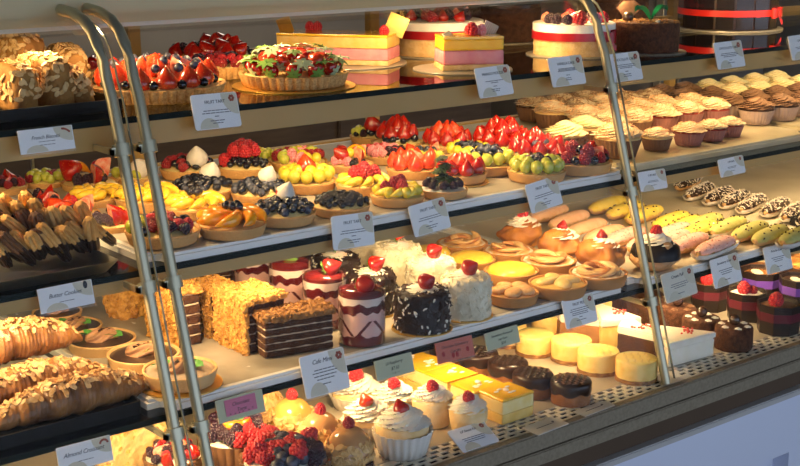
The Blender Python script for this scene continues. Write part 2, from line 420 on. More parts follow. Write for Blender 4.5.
def tart(u, vb, w, z, rec, label, h=.32, fl=0, name='fruit_tart', cat='fruit tart', group=None, dome=.1, fill=None, shell=None, rz=None, seed=None):
    c, r = rnd_at(u, vb, w, z)
    R = random.Random(seed if seed is not None else int(u*31+vb*17))
    t = thing(name, label, cat, (c.x, c.y, z+.0005), rz if rz is not None else 0, group)
    sm = shell or crust
    link('crust', cached(('sh', round(h, 3), fl, sm.name), lambda: m_shell(h, fl, sm)), t, s=r)
    fm = fill or custard
    link('filling', cached(('fi', round(h, 3), round(dome, 2), fm.name), lambda: m_fill(h, dome, fm)), t, s=r)
    zt = h*.88
    cam = math.atan2(-c.y, -c.x)          # direction of the shop side
    for it in rec:
        k = it[0]
        if k == 'H':                       # heap: kinds, n, rmax, size
            _, kinds, n, rmax, sz = it[:5]
            for i, (x, y, zz, th) in enumerate(heap_pos(n, rmax, zt, dome, R)):
                kd = kinds[i % len(kinds)] if isinstance(kinds, (list, tuple)) else kinds
                s = sz[kd] if isinstance(sz, dict) else sz
                s *= R.uniform(.9, 1.1)
                tl = .75 if 'strawberry' in kd or 'half' in kd else 1.2
                fruit(kd, t, (x*r, y*r, zz*r), (R.uniform(-tl, tl)*.8, R.uniform(-tl, tl)*.8, R.random()*6.28), s*r)
        elif k == 'R':                     # ring: kind, n, rho, size, tilt, phase, dz
            _, kd, n, rho, sz = it[:5]; tilt = it[5] if len(it) > 5 else 0; ph = it[6] if len(it) > 6 else 0; dz = it[7] if len(it) > 7 else 0; lf = it[8] if len(it) > 8 else None
            for i in range(n):
                th = 2*PI*i/n+ph+cam
                zz = zt+dome*(1-(rho/.9)**2)+dz
                fruit(kd, t, (rho*r*math.cos(th), rho*r*math.sin(th), zz*r), (0, -tilt+R.uniform(-.12, .12), th), sz*r*R.uniform(.93, 1.07), lf[i % len(lf)] if lf else None)
        elif k == 'S':                     # sector heap: kind, n, angle from camera, spread, size, rho range
            _, kd, n, a0, sp, sz = it[:6]; r0, r1 = it[6] if len(it) > 6 else (.25, .8); dz = it[7] if len(it) > 7 else 0
            for i in range(n):
                f = (i+.5)/n; th = cam+a0+(f-.5)*sp; rho = r0+(r1-r0)*((i*.618+.3) % 1)
                zz = zt+dome*(1-(rho/.9)**2)+dz
                tl = .7
                fruit(kd, t, (rho*r*math.cos(th), rho*r*math.sin(th), zz*r), (R.uniform(-tl, tl), R.uniform(-tl, tl), R.random()*6.28), sz*r*R.uniform(.9, 1.1))
        elif k == 'C':                     # one: kind, angle from camera, rho, size, rot, dz, leaf
            _, kd, a0, rho, sz, rot, dz = it[:7]; leaf = it[7] if len(it) > 7 else None
            th = cam+a0
            fruit(kd, t, (rho*r*math.cos(th), rho*r*math.sin(th), (zt+dome*(1-(rho/.9)**2)+dz)*r), (rot[0], rot[1], rot[2]+th), sz*r, leaf)
        elif k == 'F':                     # overlapping fan of slices: kind, n, rho, size
            _, kd, n, rho, sz = it[:5]; ph = it[5] if len(it) > 5 else 0
            for i in range(n):
                th = 2*PI*i/n+ph
                fruit(kd, t, (rho*r*math.cos(th), rho*r*math.sin(th), (zt+dome*(1-(rho/.9)**2))*r), (.1, -.12, th+1.25), sz*r)
        elif k == 'L':                     # mint leaf / crown
            _, a0, rho, sz, dz, mt = it
            th = cam+a0
            link('leaf', cached('leaf_'+mt.name, lambda: m_calyx(mt, 1)), t, (rho*r*math.cos(th), rho*r*math.sin(th), (zt+dome*(1-(rho/.9)**2)+dz)*r), (0, .2+.25*math.sin(it[1]*7), th), sz*r)
        elif k == 'X': it[1](t, r, zt, cam)
    return t, c, r
def board(name, label, cx, cy, r, z, m, t=.0018, group=None, n=56, cat='cake board'):
    bm = bmesh.new(); lathe(bm, [(0, 0), (r, 0), (r*1.004, t*.5), (r, t), (r*.97, t), (0, t)], n, mod=lambda a, k: 1+.004*math.sin(a*40))
    o = link(name, done(bm, name, m, ang=30), None, (cx, cy, z+.0003)); return tag(o, label, cat, group)
# ------------------------------------------------------------------ cream, cakes
def m_swirl(lob=7, tw=2.2, m=cream, tiers=2.6, hgt=1.0, flat=.75):
    bm = bmesh.new()
    def f(a, b):
        t = b; th = 2*PI*a
        rr = (1-t**1.5)**.8*(1+.15*math.cos(lob*(th-tw*t*2.2)))*(1+.1*math.cos(2*PI*(tiers*t)+th))
        if t < .06: rr *= .75+.25*t/.06
        return Vector((rr*math.cos(th), rr*math.sin(th), hgt*t**1.05))
    surf(bm, f, 56, 22, cu=True)
    return done(bm, 'swirl', m, ang=75)
def swirl(name, parent, loc, r, m, h=1.0, lob=7, tw=2.2, rz=0, tiers=2.6):
    me = cached(('sw', m.name, round(h, 2), lob, tw, tiers), lambda: m_swirl(lob, tw, m, tiers, h))
    return link(name, me, parent, loc, (0, 0, rz), r)
def m_liner(rb, rt, h, n, m):
    bm = bmesh.new(); mod = lambda t, k: 1+(.035*math.sin(t*n) if k > 0 else 0)
    lathe(bm, [(0, 0), (rb, 0), (rb+(rt-rb)*.5, h*.5), (rt, h), (rt*.97, h), (rb*.96, .02), (0, .02)], n*4, mod)
    return done(bm, 'paper_liner', m, ang=80)
def m_dome(r, z0, h, m, amp=.02):
    bm = bmesh.new(); lathe(bm, [(0, z0-.3), (r*.85, z0-.3), (r, z0)]+[(r*math.cos(k*PI/16), z0+h*math.sin(k*PI/16)) for k in range(1, 8)]+[(0, z0+h)], 28, amp=amp, nsc=4)
    return done(bm, 'cake_top', m, ang=70)
def cupcake(u, vb, w, z, cake, frost, liner, label, group, fh=.8, lob=9, tw=2.0, hh=1.0, tiers=2.2, shr=None):
    c, r = rnd_at(u, vb, w, z, .75)
    t = thing('cupcake', label, 'cupcake', (c.x, c.y, z+.0005), RND.random()*6, group)
    link('paper_liner', cached(('li', liner.name, hh), lambda: m_liner(.7, .93, .75*hh, 30, liner)), t, s=r)
    link('cake', cached(('cd', cake.name, hh), lambda: m_dome(.92, .78*hh, .16, cake)), t, s=r)
    swirl('frosting', t, (0, 0, .84*hh*r), r*.95, frost, fh, lob, tw, tiers=tiers)
    if shr: o = link('shreds', cached(('shr', shr.name), lambda: m_shr(shr, fh)), t, (0, 0, .84*hh*r), (0, 0, 0), r*.95); o['kind'] = 'stuff'
    return t
def m_shr(m, fh):
    src = bmesh.new(); lathe(src, [(.97*math.cos(k*PI/16), fh*.95*math.sin(k*PI/16)**1.1) for k in range(0, 8)]+[(0, fh*.97)], 24); bmesh.ops.recalc_face_normals(src, faces=src.faces)
    bm = bmesh.new(); flakes(bm, src, 150, .1, .022, .014, 0, .8, .7, lambda c, n: n.z > .1, 5, random.Random(8)); src.free()
    return done(bm, 'shreds', m, smooth=False)
def layer_cyl(r, h, layers, n=40, amp=0, nsc=90, seg=3):
    """layers: list of (fraction, material index)"""
    prof = [(0, 0)]; mis = []
    z = 0
    prof.append((r, 0)); mis.append(layers[0][1])
    for fr, mi in layers:
        for k in range(seg):
            z += fr*h/seg; prof.append((r, z)); mis.append(mi)
    prof.append((r*.97, h+.001)); mis.append(layers[-1][1])
    for q in (.7, .4): prof.append((r*q, h+.001)); mis.append(layers[-1][1])
    prof.append((0, h+.001)); mis.append(layers[-1][1])
    bm = bmesh.new(); lathe(bm, prof, n, mf=lambda k, i: mis[k], amp=amp, nsc=nsc)
    return bm
def cyl_thing(name, label, cat, u, vb, w, z, base=1.0, group=None):
    c, r = rnd_at(u, vb, w, z, base)
    return thing(name, label, cat, (c.x, c.y, z+.0005), 0, group), r, c
def flake_part(name, bmsrc, parent, m, n, l, w, t, tilt=.6, ok=None, lift=.4, sides=6, mats=None):
    bm = bmesh.new(); flakes(bm, bmsrc, n, l, w, t, 0, lift, tilt, ok, sides)
    me = done(bm, name, m, smooth=False); o = link(name, me, parent); o['kind'] = 'stuff'; return o
# ------------------------------------------------------------------ long pastries
def m_bun(L_, r, m, hk=.8, amp=.0012):
    bm = bmesh.new(); 
    def f(a, b):
        x = (b*2-1); e = (1-abs(x)**3.2)**.5 if abs(x) < 1 else 0
        th = 2*PI*a; p = Vector((x*L_/2, r*e*math.cos(th), r*hk*e*math.sin(th)+r*hk))
        d = noise.noise(p*70)*amp; return p+Vector((0, math.cos(th)*d, math.sin(th)*d))
    surf(bm, f, 24, 30, cu=True); return bm
def m_icing(L_, r, hk=.8, cover=.58, lift=1.06, waves=9):
    bm = bmesh.new()
    def f(a, b):
        x = (b*2-1)*.97; e = (1-abs(x)**3.2)**.5
        edge = PI*cover*(1+.07*math.sin(waves*b*6.28)+.05*math.sin(23*b))
        th = PI/2+(a*2-1)*edge*.93
        k = lift if .03 < a < .97 else .99
        return Vector((x*L_/2*1.015, r*e*k*math.cos(th), r*hk*e*k*math.sin(th)+r*hk))
    surf(bm, f, 19, 30); return bm
def m_boat(L_, r, m):
    bm = bmesh.new()
    def g(a, b, k):
        x = (b*2-1); e = (1-abs(x)**3.5)**.5 if abs(x) < 1 else 0
        th = PI+a*PI; rr = r*1.22*(.25+.75*e)*k*(1+.035*math.sin(b*150))
        return Vector((x*L_/2*1.12, rr*math.cos(th), max(0, rr*.72*math.sin(th)+r*.82)))
    surf(bm, lambda a, b: g(a, b, 1), 15, 60); surf(bm, lambda a, b: g(a, b, .95), 15, 60)
    return done(bm, 'paper_liner', m, ang=80)
def eclair(u, v, z, L_, r, body, icing, label, group, rz, spr=None, liner=True, seed=0):
    p = on_z(u, v, z)
    t = thing('eclair', label, 'eclair', (p.x, p.y, z+.0005), rz, group)
    zo = .0008 if liner else 0
    if liner: link('paper_liner', cached(('boat', L_, r), lambda: m_boat(L_, r, paper)), t)
    link('bun', cached(('bun', L_, r, body.name), lambda: done(m_bun(L_, r, body), 'bun', body, ang=80)), t, (0, 0, zo))
    link('icing', cached(('ice', L_, r, icing.name), lambda: done(m_icing(L_, r), 'icing', icing, ang=80)), t, (0, 0, zo))
    if spr:
        def mk():
            src = m_icing(L_, r); bmesh.ops.recalc_face_normals(src, faces=src.faces)
            for f in src.faces:
                if f.normal.z < -.2: f.normal_flip()
            bm = bmesh.new(); n, l, w, tt, tl = spr[1:]
            R = random.Random(len(icing.name)+seed)
            flakes(bm, src, n, l, w, tt, 0, .5, tl, lambda c, nn: c.z > r*.95, 6, R); src.free()
            return done(bm, 'sprinkles', spr[0], smooth=False)
        o = link('sprinkles', cached(('spr', L_, r, icing.name, spr[0].name, seed), mk), t, (0, 0, zo)); o['kind'] = 'stuff'
    return t
def croissant(name, label, p0, p1, z, rmax, group, arc=.03, fl=150, seed=1, zoff=0):
    a = Vector((p0.x, p0.y)); b = Vector((p1.x, p1.y)); c = (a+b)/2; d = (b-a); L_ = d.length
    t = thing(name, label, 'croissant', (c.x, c.y, z+zoff), math.atan2(d.y, d.x), group)
    R = random.Random(seed)
    bm = bmesh.new(); nk = 150
    def f(a_, b_):
        x = b_*2-1; e = (1-abs(x)**1.9)**.75*.9+.1
        seg = abs((x*3.5+.25) % 1-.5)*2; tw = x*60+a_*5
        st = (1-.13*seg**3)*(1+.03*math.sin(tw*2)+.02*math.sin(tw*.9+seed))
        r = rmax*e*st if abs(x) < .999 else .001
        th = 2*PI*a_
        p = Vector((x*L_/2, r*math.cos(th)-arc*(1-x*x)+arc*.4, r*.85*math.sin(th)+rmax*e*.85))
        dd = noise.noise(p*60+Vector((seed, 0, 0)))*.0028
        return p+Vector((0, math.cos(th)*dd, math.sin(th)*dd))
    surf(bm, f, 26, nk, cu=True)
    bmesh.ops.recalc_face_normals(bm, faces=bm.faces)
    fb = bmesh.new(); flakes(fb, bm, int(fl*1.25), .0056, .0036, .0005, 0, .8, .5, lambda c, n: n.z > .62, 7, R)
    link('pastry', done(bm, 'croissant', pastry, ang=80), t)
    o = link('almond_flakes', done(fb, 'almond_flakes', almond, smooth=False), t); o['kind'] = 'stuff'
    return t
# ------------------------------------------------------------------ writing
def text_mesh(s, size, shear=0, m=ink, bold=0):
    def mk():
        cu = bpy.data.curves.new('writing', 'FONT'); cu.body = s; cu.size = size; cu.shear = shear; cu.align_x = 'CENTER'; cu.align_y = 'CENTER'
        cu.resolution_u = 2; cu.offset = bold; cu.extrude = .0001; cu.space_character = .95
        o = bpy.data.objects.new('writing', cu); COL.objects.link(o)
        dg = bpy.context.evaluated_depsgraph_get(); dg.update()
        me = bpy.data.meshes.new_from_object(o.evaluated_get(dg)); bpy.data.objects.remove(o)
        me.materials.clear(); me.materials.append(m)
        return me
    return cached(('txt', s, size, shear, m.name), mk)
def rrect(bm, w, h, rad, z, t, mi=0, x0=0, y0=0, n=4):
    top = []; bot = []
    for cx, cy, a0 in ((w/2-rad, h/2-rad, 0), (-w/2+rad, h/2-rad, PI/2), (-w/2+rad, -h/2+rad, PI), (w/2-rad, -h/2+rad, 1.5*PI)):
        for k in range(n+1):
            a = a0+PI/2*k/n; x, y = cx+rad*math.cos(a)+x0, cy+rad*math.sin(a)+y0
            top.append(bm.verts.new((x, y, z+t))); bot.append(bm.verts.new((x, y, z)))
    quad(bm, top, mi); quad(bm, bot[::-1], mi)
    N = len(top)
    for k in range(N): quad(bm, (bot[k], bot[(k+1) % N], top[(k+1) % N], top[k]), mi)
def sign(TL, TRc, BL, BR, lev, label, title, sub=(), lines=(), card=cardw, tilt=17, style='print', rad=.004, holder=True, emblem=None, tsize=.16, clip=True, lift=None):
    if isinstance(lev, tuple):
        ze, ye = lev; y0 = ye-.005
        for _ in range(4):
            bl = on_y(BL[0], BL[1], y0); y0 = ye-.0065-max(0, (ze-bl.z))*math.tan(math.radians(tilt))
    else: y0 = lev
    bl = on_y(BL[0], BL[1], y0)
    n = Vector((0, -math.cos(math.radians(tilt)), math.sin(math.radians(tilt))))
    br = on_plane(BR[0], BR[1], bl, n); tl = on_plane(TL[0], TL[1], bl, n); tr = on_plane(TRc[0], TRc[1], bl, n)
    x = ((br-bl).normalized()+(tr-tl).normalized()).normalized(); y = n.cross(x)
    w = ((br-bl).length+(tr-tl).length)/2; h = ((tl-bl).dot(y)+(tr-br).dot(y))/2
    ctr = (bl+br+tl+tr)/4
    M = Matrix((x, y, n)).transposed()
    t = thing('price_sign', label, 'sign', ctr); t.rotation_euler = M.to_euler()
    bm = bmesh.new(); rrect(bm, w, h, rad, -.0006, .0012); link('card', done(bm, 'card', card, ang=30), t)
    z = .0008
    if holder:
        bm = bmesh.new(); rrect(bm, w*1.03, h*1.03, rad, -.0034, .0022)
        box(bm, -w*.5, w*.5, -h*.5-.003, -h*.5-.0005, -.0034, .003)
        link('card_holder', done(bm, 'card_holder', clear, ang=30), t)
    if clip:
        bm = bmesh.new(); box(bm, -.006, .006, -h*.2, -h*.2+.008, -.016, -.0035)
        link('clip', done(bm, 'clip', clear, ang=30), t)
    if style in ('print', 'hand'):
        bm = bmesh.new()
        def blob(cx, cy, rx, ry, a0, a1):
            vs = [bm.verts.new((cx, cy, z-.0001))]+[bm.verts.new((cx+rx*math.cos(a0+(a1-a0)*k/10), cy+ry*math.sin(a0+(a1-a0)*k/10), z-.0001)) for k in range(11)]
            for k in range(1, 11): quad(bm, (vs[0], vs[k], vs[k+1]))
        blob(w*.485, h*.485, w*.34, h*.62, PI, 1.5*PI); blob(-w*.2, -h*.48, w*.2, h*.3, 0, PI)
        link('flourish', done(bm, 'flourish', inkc, smooth=False), t)
        bm = bmesh.new(); q = min(w, h)
        ex, ey = w*.37, h*.33
        if emblem == 'croissant':
            for k in range(7):
                a = .3+2.5*k/6; ball(bm, (ex+q*.16*math.cos(a), ey-q*.1+q*.15*math.sin(a), z), q*.055, 0, 1, (1, 1, .01))
        elif emblem == 'finger':
            for k in range(7): ball(bm, (ex-q*.15+q*.05*k, ey+q*.06-q*.004*k*k, z), q*.055, 0, 1, (1, 1, .01))
        elif emblem == 'cookie':
            ball(bm, (ex, ey, z), q*.11, 0, 2, (.9, 1.5, .01))
        else:
            for k in range(6): ball(bm, (ex+q*.06*math.cos(k*1.05), ey+q*.06*math.sin(k*1.05), z), q*.05, 0, 1, (1, 1, .01))
        link('emblem', done(bm, 'emblem', inkr if emblem != 'cookie' else ink, smooth=False), t)
    if style == 'print':
        link('lettering', text_mesh(title, h*.13, 0), t, (0, h*.26, z))
        lay = sub or ((.02, .55), (-.05, .62), (-.15, .1), (-.27, .32), (-.34, .22))
    elif style == 'hand':
        link('lettering', text_mesh(title, h*tsize, .35), t, (-.02*w, h*(.12 if not lines else .3), z)); lay = sub
    else:
        for k, (s_, sz, yy, sh) in enumerate(lines): link('lettering', text_mesh(s_, h*sz, sh, style), t, (0, h*yy, z))
        lay = ()
    if lay:
        bm = bmesh.new(); R = random.Random(len(title)+int(TL[0]))
        for yy, ww in lay:
            xx = -w*ww/2
            while xx < w*ww/2:
                l = min(R.uniform(.05, .12)*w, w*ww/2-xx); th = h*.012
                box(bm, xx, xx+l, yy*h-th, yy*h+th, z-.0001, z+.0001); xx += l+.012*w
        link('small_print', done(bm, 'small_print', inkf, smooth=False), t)
    return t, w, h
# ------------------------------------------------------------------ camera, view, world
cd = bpy.data.cameras.new('camera'); cam = bpy.data.objects.new('camera', cd); COL.objects.link(cam)
cd.sensor_width = 36; cd.lens = FPX/800*36; cd.clip_start = .02
cam.location = (0, 0, EYE); cam.rotation_euler = (PI/2-PITCH, 0, AZ-PI/2); S.camera = cam
vs = S.view_settings; vs.view_transform = 'Standard'; vs.look = 'None'; vs.gamma = 1; vs.use_curve_mapping = False; vs.exposure = 0.0
w = bpy.data.worlds.new('world'); S.world = w; w.use_nodes = True
w.node_tree.nodes['Background'].inputs['Color'].default_value = (.62, .76, 1, 1)
w.node_tree.nodes['Background'].inputs['Strength'].default_value = 1.6
S.cycles.transparent_max_bounces = 24; S.cycles.max_bounces = 8
# ------------------------------------------------------------------ room: open shop front behind the viewer
floorm = mat('shop floor', (.18, .15, .12), (.22, .19, .16), 6, .4)
wallm = mat('back wall paint', (.3, .26, .22), (.34, .3, .25), 3, .8)
ceilm = mat('ceiling paint', (.12, .115, .11), (.14, .135, .13), 3, .9)
def boxmesh(name, m, *a):
    bm = bmesh.new(); box(bm, *a); return done(bm, name, m, smooth=False)
struct('floor', boxmesh('floor', floorm, -3, 7, -3.2, 5.2, -.1, 0))
struct('wall_back', boxmesh('wall_back', wallm, -3, 7, 5, 5.2, 0, 3))
struct('wall_left', boxmesh('wall_left', wallm, -3.2, -3, -3.2, 5.2, -.1, 3.1))
struct('wall_right', boxmesh('wall_right', wallm, 7, 7.2, -3.2, 5.2, -.1, 3.1))
struct('ceiling', boxmesh('ceiling', ceilm, -3, 7, -3.2, 5.2, 3, 3.1))
# back bar behind the case
fr = thing('refrigerator', 'tall dark steel refrigerator standing behind the right end of the pastry case', 'refrigerator', (4.6, 4.2, 0))
fm_ = mat('dark steel', (.2, .17, .14), (.24, .2, .17), 4, .4, metal=.6)
link('body', bevbox(-.5, .5, -.35, .35, .08, 1.9, 'body', fm_, .01), fr); link('door', bevbox(-.49, -.01, -.39, -.355, .12, 1.88, 'door', fm_, .008), fr)
link('door', bevbox(.01, .49, -.39, -.355, .12, 1.88, 'door', fm_, .008), fr)
for x in (-.06, .06): link('handle', bevbox(x-.012, x+.012, -.44, -.395, .8, 1.5, 'handle', steel, .004), fr)
for x in (-.45, .45): link('foot', bevbox(x-.03, x+.03, -.3, .3, 0, .08, 'foot', darkm, .004), fr)
bc = thing('back_counter', 'low dark wooden counter running behind the pastry case', 'counter', (2.2, 4.4, 0))
wood = mat('dark wood', (.075, .05, .035), (.11, .075, .05), 5, .5, stretch=(1, 1, 8))
link('body', bevbox(-1.6, 1.6, -.35, .35, 0, .95, 'body', wood, .006), bc); link('countertop', bevbox(-1.64, 1.64, -.38, .38, .951, .99, 'countertop', mat('counter stone', (.1, .09, .08), (.16, .15, .13), 20, .3), .005), bc)
for k in range(4): link('door', bevbox(-1.58+k*.79, -.83+k*.79, -.372, -.352, .08, .9, 'door', wood, .004), bc)
# ------------------------------------------------------------------ the display case
CO = Vector((1.8, 1.78, 0))
case = thing('display_case', 'long lit glass pastry display case with three shelves over a white base', 'display case', CO)
def cpart(name, me, parent=None, label=None):
    o = link(name, me, parent or case, (0, 0, 0) if parent else -CO)
    if label: o['label'] = label
    return o
zs = Z4
def cb(name, m, *a, bev=.002): return cpart(name, bevbox(*a, name, m, bev))
cb('sill', sillm, X0, X1, 1.387, 1.404, EYE-.843, zs+.001, bev=.0025)
cb('sill', sillm, X0, X1, 1.385, 1.41, EYE-.868, EYE-.8445, bev=.002)
cb('recess_band', browns, X0, X1, 1.40, 1.45, EYE-.905, EYE-.868, bev=.001)
cb('trim_strip', mat('pale trim', (.5, .48, .46), None, rough=.4), X0, X1, 1.385, 1.45, EYE-.918, EYE-.9055, bev=.002)
# white base with a recessed grille opening
bm = bmesh.new()
gx0, gx1, gz0, gz1 = on_y(715, 474, 1.39).x, on_y(789, 452, 1.39).x, .2, on_y(789, 452, 1.39).z
box(bm, X0, gx0, 1.39, 1.45, .12, EYE-.9185); box(bm, gx1, X1, 1.39, 1.45, .12, EYE-.9185)
box(bm, gx0, gx1, 1.39, 1.45, gz1, EYE-.9185); box(bm, gx0, gx1, 1.39, 1.45, .12, gz0); box(bm, gx0, gx1, 1.425, 1.45, gz0, gz1)
cpart('front_panel', done(bm, 'front_panel', whitel, smooth=False))
bm = bmesh.new()
for k in range(6): box(bm, gx0+.012+k*.019, gx0+.024+k*.019, 1.398, 1.424, gz0, gz1)
cpart('grille', done(bm, 'grille', whitel, smooth=False))
cb('plinth', browns, X0+.02, X1-.02, 1.46, YB-.05, 0, .12)
cb('base_body', whitel, X0, X1, 1.4505, YB, .12, Z4-.07)
# deck with the punched air strip along the front
cb('deck', deckm, X0, X1, 1.4565, YB, Z4-.012, Z4, bev=.001)
bm = bmesh.new()
rows, ph, pw = 4, .0125, .0235
y = 1.4055
zt_, zb_ = Z4, Z4-.002
def plate(x0, x1, y0, y1): quad(bm, [bm.verts.new(c) for c in ((x0, y0, zt_), (x1, y0, zt_), (x1, y1, zt_), (x0, y1, zt_))])
for r_ in range(rows):
    y0 = y+r_*ph; plate(X0, X1, y0, y0+.0042)
    x = X0+(pw/2 if r_ % 2 else 0)
    if r_ % 2: plate(X0, X0+.006, y0+.0042, y0+ph)
    while x < X1:
        blank = (1.735 < x < 1.80) or (2.18 < x < 2.2) or (1.12 < x < 1.15)
        plate(x, min(x+(pw if blank else .0085), X1), y0+.0042, y0+ph)
        for s in ((x+.006, y0+.0035), ):
            pass
        x += pw
plate(X0, X1, y+rows*ph, 1.4565)
g = bmesh.ops.extrude_face_region(bm, geom=bm.faces[:])
for v in [e for e in g['geom'] if isinstance(e, bmesh.types.BMVert)]: v.co.z = zb_
cpart('perforated_strip', done(bm, 'perforated_strip', mat('strip enamel', (.7, .63, .5), (.76, .7, .57), 10, .35), smooth=False))
cb('air_duct', darkm, X0, X1, 1.4045, 1.4565, Z4-.02, Z4-.012, bev=.0005)
# shelves
ZR = {1: (Z1, Y1, .034, .012), 2: (Z2, Y2, .018, .006), 3: (Z3, Y3, .012, .03)}
for k, (z, yf, rh, rin) in ZR.items():
    sh = cpart('shelf', bevbox(X0, X1, yf+.0015, YB-.03, z-.008, z, 'shelf', shelfg, .001, 1))
    cpart('glass_edge', bevbox(X0, X1, yf, yf+.0013, z-.0085, z, 'glass_edge', gedge, .0004, 1), sh)
    cb('shelf_rail', beige, X0, X1, yf+rin, yf+rin+.022, z-.009-rh, z-.0088, bev=.0015)
    cb('light_strip', mat('lamp housing', (.7, .66, .58), None, rough=.4), X0, X1, yf+rin+.0225, yf+rin+.05, z-.02, z-.0088, bev=.001)
    cb('back_rail', beige, X0, X1, YB-.022, YB-.002, z-.012, z+.012, bev=.001)
cb('header', beigeh, X0, X1, 1.72, 1.80, EYE-.162, EYE-.03, bev=.004)
cb('header_top', mat('header top', (.05, .045, .04), None, rough=.4), X0, X1, 1.66, YB, EYE-.03, EYE-.0, bev=.002)
cb('light_strip', mat('lamp housing', (.7, .66, .58)), X0, X1, 1.725, 1.742, EYE-.168, EYE-.1622, bev=.001)
for x in (.35, 1.12, 1.66, 2.6, 3.45): cb('back_frame', beige, x, x+.024, YB-.02, YB, Z4, EYE-.03, bev=.0015)
for x in (.93, 2.09, 2.12): cb('door_edge', steel, x, x+.004, YB-.01, YB-.004, Z4, EYE-.03, bev=.0005)
cb('end_panel', beigeh, X0-.02, X0-.001, 1.40, YB, Z4-.1, EYE-.03); cb('end_panel', beigeh, X1+.001, X1+.02, 1.40, YB, Z4-.1, EYE-.03)
cb('back_base', darkm, X0, X1, YB-.02, YB-.0, Z4, Z4+.06)
# curved posts and panes share one profile (y, z)
PROF = [(1.4085, Z4+.001)]
for k in range(1, 9):
    z = Z4+.001+(EYE-.25-Z4)*k/8; PROF.append((1.4085+.305*(z-Z4), z))
PROF += [(1.594, EYE-.222), (1.602, EYE-.2), (1.613, EYE-.18), (1.628, EYE-.163), (1.65, EYE-.15), (1.68, EYE-.142), (1.72, EYE-.139)]
def prof_y(z):
    for (a, b), (c, d) in zip(PROF, PROF[1:]):
        if b <= z <= d: return a+(c-a)*(z-b)/(d-b)
    return PROF[-1][0]
def post(x):
    bm = bmesh.new(); tube(bm, [(x, y_, z_) for y_, z_ in PROF], (.0077), 16)
    p = cpart('post', done(bm, 'post', steelb, ang=60))
    for k, zz in ((1, EYE-.312), (2, EYE-.487), (3, EYE-.674)):
        yy = prof_y(zz); bm = bmesh.new(); yf = ZR[k][1]+ZR[k][3]
        lathe(bm, [(.0079, -.008), (.0118, -.008), (.0118, .008), (.0079, .008)], 20)
        bmesh.ops.rotate(bm, cent=(0, 0, 0), matrix=Matrix.Rotation(-math.atan(.305), 3, 'X'), verts=bm.verts)
        bmesh.ops.translate(bm, vec=(x, yy, zz), verts=bm.verts)
        box(bm, x-.016, x-.012, yy-.004, yf, zz-.005, zz+.003); box(bm, x-.016, x-.006, yy-.004, yy+.004, zz-.005, zz+.005)
        cpart('bracket', done(bm, 'bracket', steelb, ang=30), p)
for x in (XL, XL_REFL, XR, 3.3): post(x)  # second tube is the left post's reflection, built as a solid post
def pane(xa, xb):
    bm = bmesh.new(); th = .0035; rows = []
    for i, (yy, zz) in enumerate(PROF):
        a = PROF[max(i-1, 0)]; b = PROF[min(i+1, len(PROF)-1)]; d = Vector((b[0]-a[0], b[1]-a[1])).normalized(); nx, nz = d.y, -d.x
        yo = yy+.0087*nx; zo = zz+.0087*nz
        rows.append([bm.verts.new(c) for c in ((xa, yo, zo), (xb, yo, zo), (xb, yo+th*nx, zo+th*nz), (xa, yo+th*nx, zo+th*nz))])
    for r0, r1 in zip(rows, rows[1:]):
        for i in range(4): quad(bm, (r0[i], r0[(i+1) % 4], r1[(i+1) % 4], r1[i]))
    quad(bm, rows[0]); quad(bm, rows[-1][::-1])
    g_ = cpart('glass_pane', done(bm, 'glass_pane', paneg, ang=30))
    for xx in (xa-.0012, xb+.0002):
        bm = bmesh.new(); rows = []
        for i, (yy, zz) in enumerate(PROF):
            a = PROF[max(i-1, 0)]; b = PROF[min(i+1, len(PROF)-1)]; d = Vector((b[0]-a[0], b[1]-a[1])).normalized(); nx, nz = d.y, -d.x
            yo = yy+.0085*nx; zo = zz+.0085*nz; t2 = th+.0006
            rows.append([bm.verts.new(c) for c in ((xx, yo, zo), (xx+.001, yo, zo), (xx+.001, yo+t2*nx, zo+t2*nz), (xx, yo+t2*nx, zo+t2*nz))])
        for r0, r1 in zip(rows, rows[1:]):
            for i in range(4): quad(bm, (r0[i], r0[(i+1) % 4], r1[(i+1) % 4], r1[i]))
        cpart('pane_edge', done(bm, 'pane_edge', gedgel, ang=30), g_)
pane(X0+.003, XL+.012); pane(XL+.0215, XR+.004); pane(XR+.036, X1-.003)
# lamps: warm strips under the header and under every shelf rail
def strip(z, y, power, tilt, col=(1, .74, .42), x0=.2, x1=3.4, wdt=.02):
    ld = bpy.data.lights.new('strip_lamp', 'AREA'); ld.shape = 'RECTANGLE'; ld.size = x1-x0; ld.size_y = wdt; ld.energy = power; ld.color = col
    o = bpy.data.objects.new('strip_lamp', ld); COL.objects.link(o); o.location = ((x0+x1)/2, y, z); o.rotation_euler = (math.radians(tilt), 0, 0)
def spots(z, y, power, n=26, aim=(.55, .16, -.82), col=(1, .68, .33)):
    d = Vector(aim).normalized(); q = d.to_track_quat('-Z', 'Y')
    for k in range(n):
        ld = bpy.data.lights.new('strip_lamp', 'AREA'); ld.shape = 'RECTANGLE'; ld.size = .034; ld.size_y = .02; ld.energy = power; ld.color = col
        o = bpy.data.objects.new('strip_lamp', ld); COL.objects.link(o); o.location = (.12+3.3*k/(n-1), y, z); o.rotation_mode = 'QUATERNION'; o.rotation_quaternion = q
spots(EYE-.172, 1.752, .35, aim=(.5, -.14, -.85))
spots(Z1-.027, Y1+.012+.062, .37)
spots(Z2-.027, Y2+.006+.062, .4)
spots(Z3-.027, Y3+.03+.062, .35)
ld = bpy.data.lights.new('kitchen_ceiling_lamp', 'AREA'); ld.size = 1.2; ld.energy = 28; ld.color = (1, .88, .72)  # unseen fill light, added to lift the dark back room
o = bpy.data.objects.new('kitchen_ceiling_lamp', ld); COL.objects.link(o); o.location = (2.6, 3.4, 2.9)
